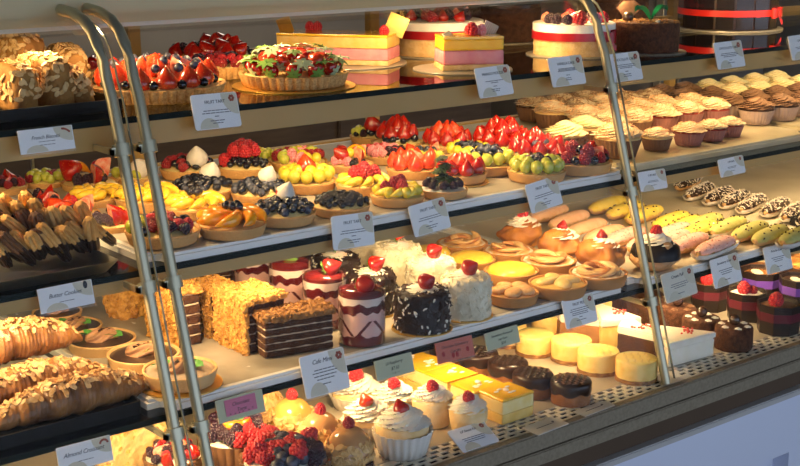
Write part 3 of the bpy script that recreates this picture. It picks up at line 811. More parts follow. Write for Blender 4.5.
# ================================================================== trays and boards
def tray(name, label, x0, x1, y0, y1, z, m, t=TR, bev=.005, cat='tray', liner=None):
    cx, cy = (x0+x1)/2, (y0+y1)/2
    o = thing(name, label, cat, (cx, cy, z+.0003))
    bm = bmesh.new(); box(bm, x0-cx, x1-cx, y0-cy, y1-cy, 0, t-.001)
    bmesh.ops.bevel(bm, geom=[e for e in bm.edges if abs(e.verts[0].co.z-e.verts[1].co.z) > .001], offset=.025, segments=5, affect='EDGES')
    bmesh.ops.bevel(bm, geom=[e for e in bm.edges if e.verts[0].co.z > t*.5 and e.verts[1].co.z > t*.5], offset=min(bev, t*.3), segments=2, affect='EDGES')
    link('tray_body', done(bm, 'tray_body', m, ang=35), o)
    if liner:
        bm = bmesh.new(); R = random.Random(5)
        surf(bm, lambda a, b: Vector(((x0-cx+.012)+(x1-x0-.024)*a, (y0-cy+.012)+(y1-y0-.024)*b, t-.0007+.0005*noise.noise(Vector((a*30, b*20, 2))))), 60, 40)
        link('paper_liner', done(bm, 'paper_liner', liner, ang=80), o)
    return o
def open_tray(name, label, x0, x1, y0, y1, z, h, m, th=.003, flare=.0, cat='tray', rad=.01):
    cx, cy = (x0+x1)/2, (y0+y1)/2; o = thing(name, label, cat, (cx, cy, z+.0003)); bm = bmesh.new()
    def loop(gx, zz):
        r_ = []; a_, b_ = (x1-x0)/2+gx, (y1-y0)/2+gx; q = rad
        for sx, sy, a0 in ((1, 1, 0), (-1, 1, PI/2), (-1, -1, PI), (1, -1, 1.5*PI)):
            for k in range(5):
                t = a0+PI/2*k/4; r_.append(bm.verts.new((sx*(a_-q)+q*math.cos(t), sy*(b_-q)+q*math.sin(t), zz)))
        return r_
    L = [loop(0, 0), loop(flare, h), loop(flare-th, h), loop(-th, th)]
    quad(bm, L[0][::-1]); quad(bm, L[3])
    for a, b in zip(L, L[1:]):
        for i in range(20): quad(bm, (a[i], a[(i+1) % 20], b[(i+1) % 20], b[i]))
    link('tray_body', done(bm, 'tray_body', m, ang=50), o); return o
tray('serving_tray', 'white tray under the fruit tarts between the two posts', XL_REFL-.012, 1.79, 1.545, 2.11, Z2, whitep, liner=marble)
tray('serving_tray', 'white paper lined tray under the layered slices, parfaits and small pies', .80, 1.745, 1.495, 2.11, Z3, whitep, liner=marble)
tray('serving_tray', 'cream lined tray under the coloured eclairs right of the right post', 1.765, 3.4, 1.495, 2.11, Z3, whitep, liner=mat('cream tray paper', (.52, .45, .33), (.6, .53, .41), 10, .5))
tray('serving_tray', 'thin white board under the chocolate tarts behind the left post', .42, .785, 1.70, 2.1, Z3, whitep, t=.008, liner=marble)
tray('serving_tray', 'thin beige board under the fruit tarts left of the left post', .42, .8, 1.80, 2.1, Z2, beigeh, t=.008)
tray('serving_tray', 'pale gold tray under the cream topped cupcakes beside the right post', 1.815, 2.40, 1.575, 2.11, Z2, mat('pale gold tray', (.62, .54, .36), (.7, .62, .44), 20, .3, metal=.5))
tray('serving_tray', 'pale gold tray under the dark chocolate cupcakes at the far right', 2.43, 3.3, 1.575, 2.11, Z2, mat('pale gold tray', (.62, .54, .36)))
# ================================================================== top shelf
open_tray('serving_tray', 'black tray holding the almond biscotti at the top left', .52, .862, 1.66, 2.0, Z1, .016, blackt)
def biscotto(u, v, w, hgt, label, rz, lean, seed, L_=.12):
    c, r = rnd_at(u, v, w, Z1+.0035, .9)
    t = thing('almond_biscotto', label, 'biscotti', (c.x, c.y, Z1+.0036), rz, 'almond biscotti on the black tray')
    bm = bmesh.new()
    def shp(p):
        k = 1+.12*noise.noise(p*40+Vector((seed, 0, 0))); tz = p.z/hgt
        return Vector((p.x*(1-.15*tz*tz)*k+lean*p.z, p.y*(1-.15*tz*tz)*k, p.z*(1-.12*(2*p.y/L_)**2*tz)))
    rbox(bm, 2*r*.95, L_, hgt, 20, .009, .002, 60, shape=shp)
    bmesh.ops.recalc_face_normals(bm, faces=bm.faces)
    fb = bmesh.new(); flakes(fb, bm, 170, .006, .0034, .0007, 0, 2.2, .4, lambda q, n: q.z > .3*hgt and n.z > -.1, 7, random.Random(seed))
    link('pastry', done(bm, 'pastry', mat('biscotti crumb', (.24, .1, .022), (.46, .24, .065), 28, .75, .6, 110), ang=80), t)
    o = link('almond_flakes', done(fb, 'almond_flakes', mat('toasted almond flakes', (.6, .36, .13), (.82, .58, .28), 110, .6), smooth=False), t); o['kind'] = 'stuff'
biscotto(40, 107, 32, .07, 'almond crusted biscotto standing in the middle of the black tray, tallest of the front ones', .1, .1, 1)
biscotto(79, 102.5, 24, .05, 'almond crusted biscotto leaning at the right end of the black tray', -.25, -.3, 2, .1)
biscotto(7, 110, 29, .064, 'almond crusted biscotto cut by the left edge of the photo, front of the black tray', .1, .05, 3)
biscotto(14, 92, 34, .088, 'almond crusted biscotto piled highest at the back of the black tray', .3, 0, 4)
biscotto(68, 90, 27, .066, 'almond crusted biscotto behind the one in the middle of the black tray', -.2, 0, 5)
G1 = 'large fruit tarts on the top shelf'
SZ = {'bright_strawberry': .17, 'strawberry': .17, 'strawberry_half': .17, 'bright_half': .19, 'blueberry': .065, 'dusty_blueberry': .065, 'blackberry': .11, 'raspberry': .1, 'dark_raspberry': .1}
tart(157, 105, 138, Z1, [('R', 'bright_strawberry', 13, .74, .175, .05, .2, -.03), ('R', 'blueberry', 13, .84, .07, 0, .44, -.0), ('R', 'bright_half', 9, .47, .19, .5, .1, .0), ('R', 'dusty_blueberry', 11, .6, .07, 0, .0, .16), ('R', 'bright_half', 4, .16, .2, .6), ('R', 'dusty_blueberry', 6, .3, .07, 0, .4, .2)],
     'largest fluted tart of strawberry halves and blueberries behind the left post', .2, 46, 'strawberry_tart', 'fruit tart', G1, .12, seed=4)
t1, c1, r1 = tart(294, 91, 109, Z1+.0022, [('R', 'strawberry', 12, .86, .15, 1.05, 0, .08, 'ggsg'), ('R', 'bright_strawberry', 9, .6, .16, .9, .3, .14, 'sgs'), ('R', 'strawberry', 5, .3, .16, .7, 0, .16, 'ssg')] +
     [('L', .5*i+.2, .86, .22, .26, leafs if i % 3 == 0 else leafm) for i in range(12)] + [('L', .7*i, .6, .2, .4, leafs if i % 3 else leafm) for i in range(9)],
     'fluted tart of strawberries with green leaves and sugar on a gold board, top shelf', .23, 40, 'strawberry_tart', 'fruit tart', G1, .08, seed=5)
board('cake_board', 'gold board under the leafy strawberry tart', c1.x, c1.y, r1*1.13, Z1, goldc)
tart(190, 67, 96, Z1, [('H', ['strawberry', 'blueberry', 'blackberry', 'strawberry', 'blueberry'], 34, .85, SZ)], 'dim berry tart with tall strawberries at the back, behind the largest strawberry tart', .22, 40, 'strawberry_tart', 'fruit tart', G1, .2, seed=6)
tart(217, 80, 76, Z1, [('H', ['dark_raspberry', 'blackberry', 'raspberry', 'blueberry'], 40, .85, {k: v*1.3 for k, v in SZ.items()})], 'tart of blackberries and raspberries between the largest strawberry tart and the leafy one', .3, 34, 'berry_tart', 'fruit tart', G1, .12, seed=7)
tart(66, 84, 92, Z1, [('H', ['strawberry', 'blueberry', 'strawberry', 'raspberry'], 34, .85, SZ)], 'dim berry tart behind the biscotti and the left post, top shelf', .22, 40, 'strawberry_tart', 'fruit tart', G1, .14, seed=8)
# mousse slabs -------------------------------------------------------
def slab(name, label, cat, A, B, z, dep, hgt, layers, mats_, group=None, rad=.003, amp=.0006, seg=34, shape=None):
    """front bottom edge runs between pixels A and B on the shelf"""
    a = on_z(A[0], A[1], z); b = on_z(B[0], B[1], z); d = b-a; L_ = Vector((d.x, d.y)).length; ang = math.atan2(d.y, d.x)
    t = thing(name, label, cat, ((a.x+b.x)/2-math.sin(ang)*dep/2, (a.y+b.y)/2+math.cos(ang)*dep/2, z+.0005), ang, group)
    z0 = 0
    for nm, fr_, mi, gx in layers:
        bm = bmesh.new(); rbox(bm, L_*gx, dep*gx, hgt*fr_, seg, min(rad, hgt*fr_*.12), amp, 60, z0=z0, shape=shape)
        link(nm, done(bm, nm, mats_[mi], ang=60), t); z0 += hgt*fr_
    return t, L_, hgt
def plaque(parent, loc, rot, s=.03, m=None, nm='chocolate_plaque'):
    bm = bmesh.new(); box(bm, -s/2, s/2, -.0008, .0008, 0, s)
    return link(nm, done(bm, nm, m or goldc, smooth=False), parent, loc, rot)
def zebra(parent, loc, rot, s=.03):
    bm = bmesh.new(); box(bm, -s/2, s/2, -.0008, .0008, 0, s)
    for k in range(7): box(bm, -s/2+s*(k+.2)/7, -s/2+s*(k+.65)/7, -.0011, .0011, .0005, s-.0005, 1)
    return link('chocolate_plaque', done(bm, 'chocolate_plaque', [whitem, choc], smooth=False), parent, loc, rot)
ML = [('sponge_base', .17, 0, 1.0), ('pink_layer', .38, 1, .995), ('yellow_layer', .37, 2, .99), ('glaze', .08, 3, .985)]
MM = [sponge, pinkm, mousse, mangoc]
bd, L_, H_ = slab('mousse_cake', 'long mousse cake with yellow top and pink middle beside the gold plaques', 'cake', (276, 63), (388, 66.5), Z1+.0022, .085, .053, ML, MM)
plaque(bd, (-L_*.44, -.01, H_-.004), (.1, -.35, -.3), .03); plaque(bd, (L_*.46, .02, H_-.004), (-.1, .4, .2), .036)
for x, y in ((-.055, .02), (-.043, .024), (.083, -.02)): fruit('raspberry', bd, (x*L_/.19, y, H_-.001), (0, 0, 1), .0095)
pc = bd.location; board('cake_board', 'silver board under the long yellow and pink mousse cake', pc.x+.01, pc.y, .115, Z1, silverc)
bd, L_, H_ = slab('mousse_cake', 'small mousse slice with yellow glaze, pink layer and a striped chocolate plaque', 'cake', (443, 71.5), (504, 70), Z1+.0022, .07, .057, [('sponge_base', .17, 0, 1.0), ('pink_layer', .42, 1, .995), ('yellow_layer', .33, 2, .99), ('glaze', .08, 3, .985)], [sponge, pinkm, mangom, mangoc])
zebra(bd, (L_*.3, .012, H_-.005), (.15, .45, .1), .026); zebra(bd, (-L_*.32, -.015, H_-.004), (-.9, -.3, .5), .016)
for x, y, s in ((.002, -.008, .0125), (.02, -.004, .0105)): fruit('sugared_raspberry' if s < .011 else 'raspberry', bd, (x, y, H_-.001), (.2, 0, 1), s)
pc = bd.location; board('cake_board', 'silver round board under the small mousse slice', pc.x-.005, pc.y+.01, .086, Z1, silverc)
def ribbon_bow(parent, r, z, hgt, m, ang, bow=True):
    bm = bmesh.new(); n = 48
    rows = [[bm.verts.new((rr*math.cos(2*PI*i/n), rr*math.sin(2*PI*i/n), zz)) for i in range(n)] for rr, zz in ((r, z), (r+.0012, z), (r+.0012, z+hgt), (r, z+hgt))]
    for k in range(4):
        for i in range(n): quad(bm, (rows[k][i], rows[k][(i+1) % n], rows[(k+1) % 4][(i+1) % n], rows[(k+1) % 4][i]))
    rb = link('ribbon', done(bm, 'ribbon', m, ang=40), parent)
    if bow:
        bm = bmesh.new()
        for s in (-1, 1):
            def f(a, b, s=s):
                t = a*2*PI; w_ = hgt*(.35+.5*abs(math.sin(t/2)))
                return Vector((.004+.006*math.sin(t), s*(.012-.012*math.cos(t))*1.0, (b-.5)*w_*2))
            surf(bm, f, 16, 4)
            surf(bm, lambda a, b, s=s: Vector((.002+.008*a, s*(.004+.016*a), -a*.022+(b-.5)*.011+.002*math.sin(a*6))), 8, 3)
        ball(bm, (.005, 0, 0), .005, 0, 2, (.7, 1, 1))
        link('bow', done(bm, 'bow', m, ang=80), rb, (r*math.cos(ang), r*math.sin(ang), z+hgt/2), (0, 0, ang))
    return rb
def round_cake(name, label, u, vb, w_, z, hgt, layers, mats_, base=1.0, amp=.0008):
    t, r, c = cyl_thing(name, label, 'cake', u, vb, w_, z, base)
    z0 = 0
    for nm, fr_, mi, gr in layers:
        bm = layer_cyl(r*gr, hgt*fr_, [(1, 0)], 56, amp, 60); bmesh.ops.translate(bm, vec=(0, 0, z0), verts=bm.verts)
        link(nm, done(bm, nm, mats_[mi], ang=50), t); z0 += hgt*fr_
    return t, r, c, hgt
def face(c): return math.atan2(-c.y, -c.x)
LAY = [('sponge_base', .3, 0, .97), ('cake_middle', .38, 1, .975), ('cream_top', .32, 2, 1.0)]
t, r, c, h = round_cake('ribbon_cake', 'round cream cake with wide dark red ribbon behind the small mousse slice', 436, 58, 94, Z1+.002, .062, LAY, [sponge, sponge, cream])
ribbon_bow(t, r*1.005, h*.52, .015, ribred, face(c)+.9)
for i, (x, y, zz, th) in enumerate(heap_pos(16, .75, 0, 0, random.Random(3))): fruit(['dark_raspberry', 'strawberry_half', 'blackberry', 'strawberry'][i % 4], t, (x*r, y*r, h), (RND.uniform(-.5, .5), RND.uniform(-.5, .5), th), .012)
board('cake_board', 'silver board under the wide ribboned cake at the back', c.x, c.y, r*1.12, Z1, silverc)
t, r, c, h = round_cake('ribbon_cake', 'round cream cake with red ribbon and bow left of the right post', 573, 58, 82, Z1+.002, .058, LAY, [sponge, sponge, cream])
ribbon_bow(t, r*1.005, h*.5, .015, ribred, face(c)+.85)
for i, (a, rho, kd, s) in enumerate(((-.9, .75, 'blackberry', .011), (-.55, .8, 'blackberry', .0115), (-.2, .82, 'blackberry', .011), (.15, .8, 'raspberry', .0145), (.7, .8, 'sugared_raspberry', .012), (-.6, .45, 'strawberry_half', .013), (-.1, .45, 'bright_half', .013), (.4, .4, 'strawberry', .012), (1.4, .7, 'raspberry', .012), (-1.4, .7, 'bright_half', .012), (2.4, .6, 'blackberry', .011), (3.3, .6, 'raspberry', .012))):
    fruit(kd, t, (rho*r*math.cos(face(c)+a), rho*r*math.sin(face(c)+a), h), (.2, .3, a), s)
board('cake_board', 'silver board under the ribboned cake beside the right post', c.x, c.y, r*1.15, Z1, silverc)
t, r, c, h = round_cake('chocolate_cake', 'round cocoa dusted chocolate cake with green leaf behind the right post', 645, 54, 66, Z1+.002, .055, [('cake', 1, 0, 1)], [chocw], amp=.002)
fb = layer_cyl(r, h, [(1, 0)], 40); bmesh.ops.recalc_face_normals(fb, faces=fb.faces)
flake_part('chocolate_shavings', fb, t, crumbd, 160, .004, .0015, .0005, ok=lambda q, n: n.z > .5); fb.free()
bm = bmesh.new(); ball(bm, (0, 0, .009), .011, 0, 3); link('chocolate_ball', done(bm, 'chocolate_ball', chocg), t, (-r*.55*RT.x-.02*r, -r*.55*RT.y, h))
bm = bmesh.new()
vs_ = [(0, 0, 0), (.03, 0, .03), (.012, 0, .042), (-.008, 0, .04), (-.02, 0, .028)]
a = [bm.verts.new(v) for v in vs_]; b = [bm.verts.new((x, .0015, z_)) for x, _, z_ in vs_]; quad(bm, a); quad(bm, b[::-1])
for i in range(5): quad(bm, (a[i], a[(i+1) % 5], b[(i+1) % 5], b[i]))
link('chocolate_plaque', done(bm, 'chocolate_plaque', mocha, smooth=False), t, (-.03*RT.x, -.03*RT.y+.01, h-.002), (0, 0, AZ-PI/2))
bm = bmesh.new()
for s in (-1, 1):
    surf(bm, lambda a, b, s=s: Vector((s*(.002+.035*a), (b-.5)*.02*math.sin(PI*(a*.85+.1)), .006+.022*math.sin(a*2.2)+.004*math.cos(b*6))), 10, 7)
link('green_ribbon', done(bm, 'green_ribbon', mat('green satin ribbon', (.01, .22, .08), (.015, .28, .1), 6, .35), ang=80), t, (.006, -.006, h), (0, 0, AZ-PI/2+.4))
for k in range(3):
    bm = bmesh.new(); lathe(bm, [(0, 0), (.004, 0), (.004, .004), (0, .005)], 10); link('chocolate_bead', done(bm, 'chocolate_bead', whitem), t, (.01+.006*k-.02, -r*.55+.004*k, h))
board('cake_board', 'gold board under the cocoa dusted chocolate cake', c.x, c.y, r*1.22, Z1, silverc)
t, r, c, h = round_cake('chocolate_cake', 'tall dark glossy cake wrapped with a bright red ribbon at the top right', 727, 31, 96, Z1+.004, .1, [('cake', 1, 0, 1)], [choc], amp=.0004)
bm = bmesh.new()
for k in range(16):
    a0, a1 = 2*PI*(k+.06)/16, 2*PI*(k+.94)/16; R0, R1 = r*1.004, r*1.012
    q = [bm.verts.new((R_*math.cos(a_), R_*math.sin(a_), z_)) for z_ in (.002, h+.006) for a_, R_ in ((a0, R0), (a1, R0), (a1, R1*1.01), (a0, R1*1.01))]
    for f_ in ((0, 1, 2, 3), (7, 6, 5, 4), (0, 4, 5, 1), (1, 5, 6, 2), (2, 6, 7, 3), (3, 7, 4, 0)): quad(bm, [q[i] for i in f_])
link('chocolate_panels', done(bm, 'chocolate_panels', mat('dark chocolate panel', (.012, .008, .008), (.02, .012, .011), 12, .18, coat=.5), smooth=False), t)
ribbon_bow(t, r*1.024, .03, .014, mat('bright red ribbon', (.62, .02, .012), (.7, .03, .02), 6, .3, coat=.2), face(c)+1.15)
board('cake_board', 'silver board under the tall dark cake with red ribbon', c.x, c.y, r*1.12, Z1, silverc, .0035)
t, r, c, h = round_cake('chocolate_cake', 'dark chocolate cake in shadow at the back between the mousse slice and ribboned cake', 500, 43, 76, Z1+.002, .075, [('cake', .9, 0, 1), ('glaze', .1, 1, .98)], [chocm, choc], amp=.0015)
board('cake_board', 'silver board under the shadowed chocolate cake', c.x, c.y, r*1.15, Z1, silverc)
t, r, c, h = round_cake('chocolate_cake', 'dark cake at the back behind the green leaf of the cocoa dusted cake', 610, 33, 70, Z1+.002, .085, [('cake', .9, 0, 1), ('glaze', .1, 1, .98)], [chocm, choc], amp=.0015)
# ================================================================== middle shelf: fruit tarts
G2 = 'small fruit tarts on the middle shelf'
def ft(u, vb, w, rec, label, dome=.12, fill=None, z=None, h=.33, **k):
    return tart(u, vb, w, Z2T if z is None else z, rec, label, h, 0, 'fruit_tart', 'fruit tart', G2, dome, fill, **k)
B_ = {'blueberry': .135, 'dusty_blueberry': .14, 'blackberry': .18, 'raspberry': .175, 'dark_raspberry': .175, 'strawberry': .27, 'bright_strawberry': .28, 'strawberry_half': .28, 'bright_half': .28, 'grape': .19, 'yellow_grape': .19, 'sugared_raspberry': .18}
# front row, right to left
ft(575, 176, 66, [('R', 'dark_raspberry', 8, .72, .19, 0, .2), ('R', 'blueberry', 8, .76, .14, 0, .6), ('R', 'strawberry_half', 5, .42, .26, -.6, 0, .05), ('R', 'dark_raspberry', 4, .4, .2, 0, .6, .12), ('C', 'blueberry', 0, .05, .15, (0, 0, 0), .1), ('C', 'strawberry', 2.2, .3, .26, (.3, .2, 0), .05)],
   'fruit tart of dark raspberries, strawberries and blueberries at the right end of the front row')
t, c, r = ft(529.5, 184, 60, [('R', 'grape', 12, .74, .195, .2, 0, .04), ('R', 'grape', 5, .5, .19, 0, PI, .08), ('R', 'blackberry', 5, .36, .185, 0, .4, .05), ('R', 'blueberry', 5, .16, .14, 0, 0, .17), ('C', 'blackberry', .5, .1, .18, (0, 0, 0), .2)],
   'fruit tart ringed with whole green grapes around blackberries, front row')
t, c, r = ft(461, 185.5, 54, [('R', 'strawberry', 8, .66, .3, -.15, .3, 0), ('R', 'bright_strawberry', 4, .28, .3, .1, 0, .08)],
   'tart of upright red strawberries on a gold card, between leafy blackberry and grape tarts', z=Z2T+.0022)
board('cake_board', 'gold card peeking out under the upright strawberry tart', c.x, c.y, r*1.05, Z2T, goldc)
ft(443, 201, 51, [('R', 'blackberry', 9, .66, .17, 0, 0, .04), ('R', 'blackberry', 5, .4, .16, 0, .3, .06)] + [('L', .9*i, .08+.1*(i % 2), .5-.018*i, .25+.065*i, leafd) for i in range(15)],
   'cream tart of blackberries crowned by a dark green strawberry leaf tuft, front row', .1, cream)
ft(397.5, 209, 56, [('F', 'mango_slice', 8, .55, .36), ('R', 'yellow_grape', 7, .72, .19, 0, .45, .02), ('C', 'raspberry', .45, .35, .24, (0, 0, 0), .12), ('C', 'dark_raspberry', -.5, .2, .25, (.2, 0, 0), .16), ('C', 'dark_raspberry', -1.0, .5, .22, (0, .2, 0), .1), ('C', 'dark_raspberry', 2.4, .15, .24, (0, .1, 0), .2)],
   'yellow mango and grape tart with dark raspberries on top, front row above price card')
ft(341, 220, 60, [('H', ['blueberry'], 62, .86, .118)], 'fruit tart heaped with small glossy black berries, front row between blueberry and mango tarts', .3)
ft(284, 229, 66, [('H', ['blueberry', 'blueberry', 'dusty_blueberry'], 46, .86, .135), ('C', 'dipped_strawberry', PI, .22, .3, (.35, -.2, 0), .12)],
   'blueberry tart with a white dipped strawberry on top, front row beside the orange slice tart', .28)
ft(231, 242, 71, [('F', 'peach_slice', 8, .55, .46), ('F', 'peach_slice', 5, .25, .42, .3)]+[('C', 'blueberry', a, q, .13, (0, 0, 0), .32) for a, q in ((.2, .1), (2.3, .2), (-2, .16), (1, .25))],
   'tart of glazed orange peach slices with a few blueberries, front row', .1)
ft(165, 250, 76, [('H', ['dark_raspberry', 'blueberry', 'raspberry', 'blackberry'], 26, .82, B_), ('S', 'grape', 3, -1.3, .6, .19, (.5, .8))],
   'fruit tart of dark raspberries and blueberries behind the two left posts, front row', .16)
# second row
ft(488, 177, 62, [('R', 'grape', 11, .7, .19, 0, 0, .03), ('R', 'blueberry', 7, .42, .15, 0, .2, .1), ('R', 'dusty_blueberry', 4, .18, .15, 0, 0, .22), ('C', 'blackberry', 2, .3, .19, (0, 0, 0), .15)],
   'fruit tart of green grapes and blueberries behind the strawberry and grape tarts')
ft(417, 178, 52, [('R', 'bright_strawberry', 7, .62, .33, -.25, .2), ('R', 'bright_half', 4, .28, .32, .3, 0, .05)], 'fruit tart of pale orange red strawberries behind the leafy blackberry tart')
ft(383, 166, 50, [('H', ['sugared_raspberry', 'sugared_raspberry', 'blueberry', 'raspberry'], 26, .82, B_), ('S', 'blackberry', 5, .9, 1.2, .19, (.5, .8))], 'fruit tart of frosted raspberries and blackberries, middle of the second row')
ft(350, 175, 48, [('S', 'blueberry', 7, .6, 1.6, .14, (.4, .8)), ('S', 'sugared_raspberry', 5, -.7, 1.4, .2, (.4, .75)), ('R', 'strawberry_half', 4, .3, .38, -.9, 2.2, .15), ('C', 'yellow_grape', 0, .2, .2, (0, 0, 0), .2), ('C', 'peach_slice', 2.4, .4, .4, (.4, -.8, 0), .2)],
   'fruit tart with pink strawberry wedges, an orange slice and frosted raspberries')
t, c, r = ft(318, 196, 62, [('R', 'yellow_grape', 11, .72, .2, 0, 0, .03), ('R', 'yellow_grape', 6, .42, .2, 0, .3, .08), ('C', 'bright_strawberry', 0, .1, .36, (.1, .1, 0), .12, 's')],
   'fruit tart of round yellow grapes topped by a sugared strawberry')
ft(352, 197, 56, [('F', 'mango_slice', 9, .6, .36), ('C', 'raspberry', .3, .2, .3, (0, 0, 0), .12), ('C', 'raspberry', -.9, .35, .28, (.2, 0, 0), .1), ('C', 'raspberry', 1.7, .4, .27, (.2, 0, 0), .1), ('C', 'raspberry', 3, .25, .28, (.2, 0, 0), .14)],
   'fruit tart of yellow mango slices with four bright raspberries behind the black berry tart')
ft(258, 207, 62, [('H', ['blueberry', 'dusty_blueberry'], 44, .86, .14), ('C', 'dipped_strawberry', 1.2, .15, .3, (.2, .5, 0), .15)], 'blueberry tart with a white dipped strawberry, second row behind the front blueberry tart', .25)
ft(206, 205, 64, [('H', ['blueberry', 'blueberry', 'dusty_blueberry'], 44, .86, .14), ('C', 'dipped_strawberry', 2.6, .4, .33, (.5, -.3, 0), .1)], 'blueberry tart with a white dipped strawberry, left of the other blueberry tarts', .25)
ft(193, 221, 62, [('F', 'yellow_peach_slice', 9, .6, .38), ('R', 'blueberry', 4, .16, .13, 0, .4, .25)], 'tart of yellow peach slices with blueberries behind the front orange tart')
ft(146, 214, 66, [('F', 'yellow_peach_slice', 9, .6, .38), ('F', 'yellow_peach_slice', 5, .28, .34, .2)], 'tart of plain yellow peach slices behind the left posts')
# back rows
ft(238, 180, 56, [('S', 'blueberry', 18, 0, 3.0, .13, (.35, .85)), ('R', 'raspberry', 6, .4, .24, 0, 2.2, .2), ('R', 'dark_raspberry', 5, .2, .24, 0, 1.0, .3), ('S', 'raspberry', 5, -1.7, 1.2, .22, (.5, .8))], 'fruit tart heaped with red raspberries above black currants, back row', .25)
ft(190, 182, 58, [('H', ['dark_raspberry', 'blueberry', 'blueberry'], 36, .84, {'dark_raspberry': .18, 'blueberry': .14}), ('C', 'dipped_strawberry', .7, .5, .36, (.3, .3, 0), .1)], 'fruit tart of dark raspberries and blueberries with white dipped strawberry, back row left', .2)
ft(262, 170, 42, [('H', ['grape', 'grape', 'yellow_grape'], 22, .84, .2)], 'fruit tart of pale green grapes at the back, right of the raspberry heap', .22)
ft(293, 174, 58, [('H', ['sugared_raspberry', 'grape', 'dark_raspberry', 'yellow_grape'], 28, .84, .19)], 'fruit tart of frosted raspberries and green grapes in the back row', .14)
ft(375, 147, 46, [('H', ['blueberry', 'blackberry', 'blueberry'], 32, .84, {'blueberry': .14, 'blackberry': .17}), ('C', 'strawberry', .3, .15, .4, (.3, .4, 0), .1, 'd'), ('S', 'grape', 4, -1.2, .8, .18, (.5, .8))], 'blueberry tart with a single leafy strawberry beside the golden back frame', .22)
ft(411, 155, 54, [('S', 'blueberry', 9, .3, 2.4, .14, (.5, .85)), ('R', 'strawberry', 7, .5, .3, -.2, PI, .05), ('R', 'strawberry', 4, .2, .32, 0, 0, .2), ('C', 'chocolate_disc', 0, .5, .3, (0, 1.1, 0), .25)], 'fruit tart with tall strawberries and a white chocolate disc, back row', .2)
ft(447, 158, 54, [('R', 'strawberry', 8, .62, .28, -.3), ('R', 'bright_strawberry', 4, .3, .32, .1, 0, .1), ('C', 'blackberry', 2.5, .3, .2, (0, 0, 0), .35)], 'fruit tart of strawberries with one blackberry, second from the right of the back row', .22)
ft(492, 159, 58, [('R', 'strawberry', 9, .66, .3, -.35), ('R', 'strawberry', 5, .3, .34, -.1, 0, .12)], 'fruit tart piled only with pointed red strawberries in the back row', .25)
ft(431, 172, 50, [('S', 'grape', 8, -.2, 2.6, .2, (.5, .8)), ('R', 'dusty_blueberry', 7, .35, .15, 0, .2, .12), ('R', 'bright_half', 3, .5, .26, -.5, 2.4, .1)], 'fruit tart of yellow green grapes and frosted blueberries behind the pale strawberry tart')
ft(458, 168, 52, [('R', 'yellow_grape', 10, .7, .19, 0, 0), ('H', ['dusty_blueberry', 'blueberry'], 20, .5, .15)], 'fruit tart with frosted blueberries inside a ring of yellow grapes, middle row', .25)
ft(535, 167, 58, [('R', 'strawberry', 8, .64, .3, -.3, .2), ('R', 'dusty_blueberry', 6, .35, .15, 0, 0, .1), ('R', 'strawberry', 3, .15, .3, 0, 1, .14)], 'fruit tart of strawberries and blueberries behind the green grape tart', .2)
# left of the posts
ZL2 = Z2+.0082
ft(40, 219, 54, [('R', 'blackberry', 6, .62, .21, 0, 0), ('S', 'strawberry_half', 4, 1.5, 2.2, .34, (.3, .6)), ('C', 'blackberry', PI, .3, .22, (0, 0, 0), .1), ('C', 'blackberry', -1.6, .4, .22, (0, 0, 0), .1)], 'fruit tart of blackberries and strawberry slices at the far left above the wafer sticks', z=ZL2)
ft(74, 227, 54, [('S', 'blackberry', 3, 0, 1.6, .27, (.5, .7)), ('R', 'bright_half', 5, .45, .32, -.8, 2.0, .08), ('C', 'raspberry', PI, .5, .22, (0, 0, 0), .1)], 'fruit tart with two big blackberries in front and orange strawberry slices behind', z=ZL2)
ft(112, 237, 56, [('S', 'blackberry', 5, -.7, 1.4, .21, (.4, .75)), ('S', 'strawberry_half', 4, 1.0, 1.6, .36, (.2, .6)), ('C', 'blueberry', PI, .4, .18, (0, 0, 0), .12), ('C', 'yellow_grape', 2.4, .5, .2, (0, 0, 0), .05)], 'fruit tart of strawberry wedges and blackberries just left of the left post', z=ZL2)
ft(22, 196, 52, [('H', ['dark_raspberry', 'blackberry', 'strawberry_half'], 22, .8, B_)], 'dim berry tart at the back by the left edge of the photo, middle shelf', z=ZL2)
ft(75, 191, 56, [('S', 'blackberry', 6, 0, 2.2, .2, (.4, .8)), ('R', 'strawberry_half', 3, .4, .42, -1.0, 2.3, .15), ('C', 'peach_slice', -2.4, .4, .42, (.3, -.6, 0), .15)], 'fruit tart with tall strawberry slices and an orange segment at the back left', z=ZL2)
ft(48, 188, 46, [('H', ['grape', 'grape', 'dark_raspberry'], 20, .82, .2)], 'dim tart of green grapes at the back between two berry tarts, far left', z=ZL2)
ft(112, 190, 50, [('S', 'grape', 8, -.8, 2, .2, (.4, .8)), ('C', 'dipped_strawberry', .6, .35, .42, (.5, .5, 0), .1), ('S', 'blackberry', 4, 2, 1.5, .2, (.4, .7))], 'green fruit tart with a pale dipped strawberry behind the left post', z=ZL2)
ft(104, 212, 58, [('F', 'yellow_peach_slice', 9, .6, .38), ('F', 'yellow_peach_slice', 5, .28, .34, .2)], 'tart of yellow peach slices left of the left post, behind the strawberry wedge tart', z=ZL2)
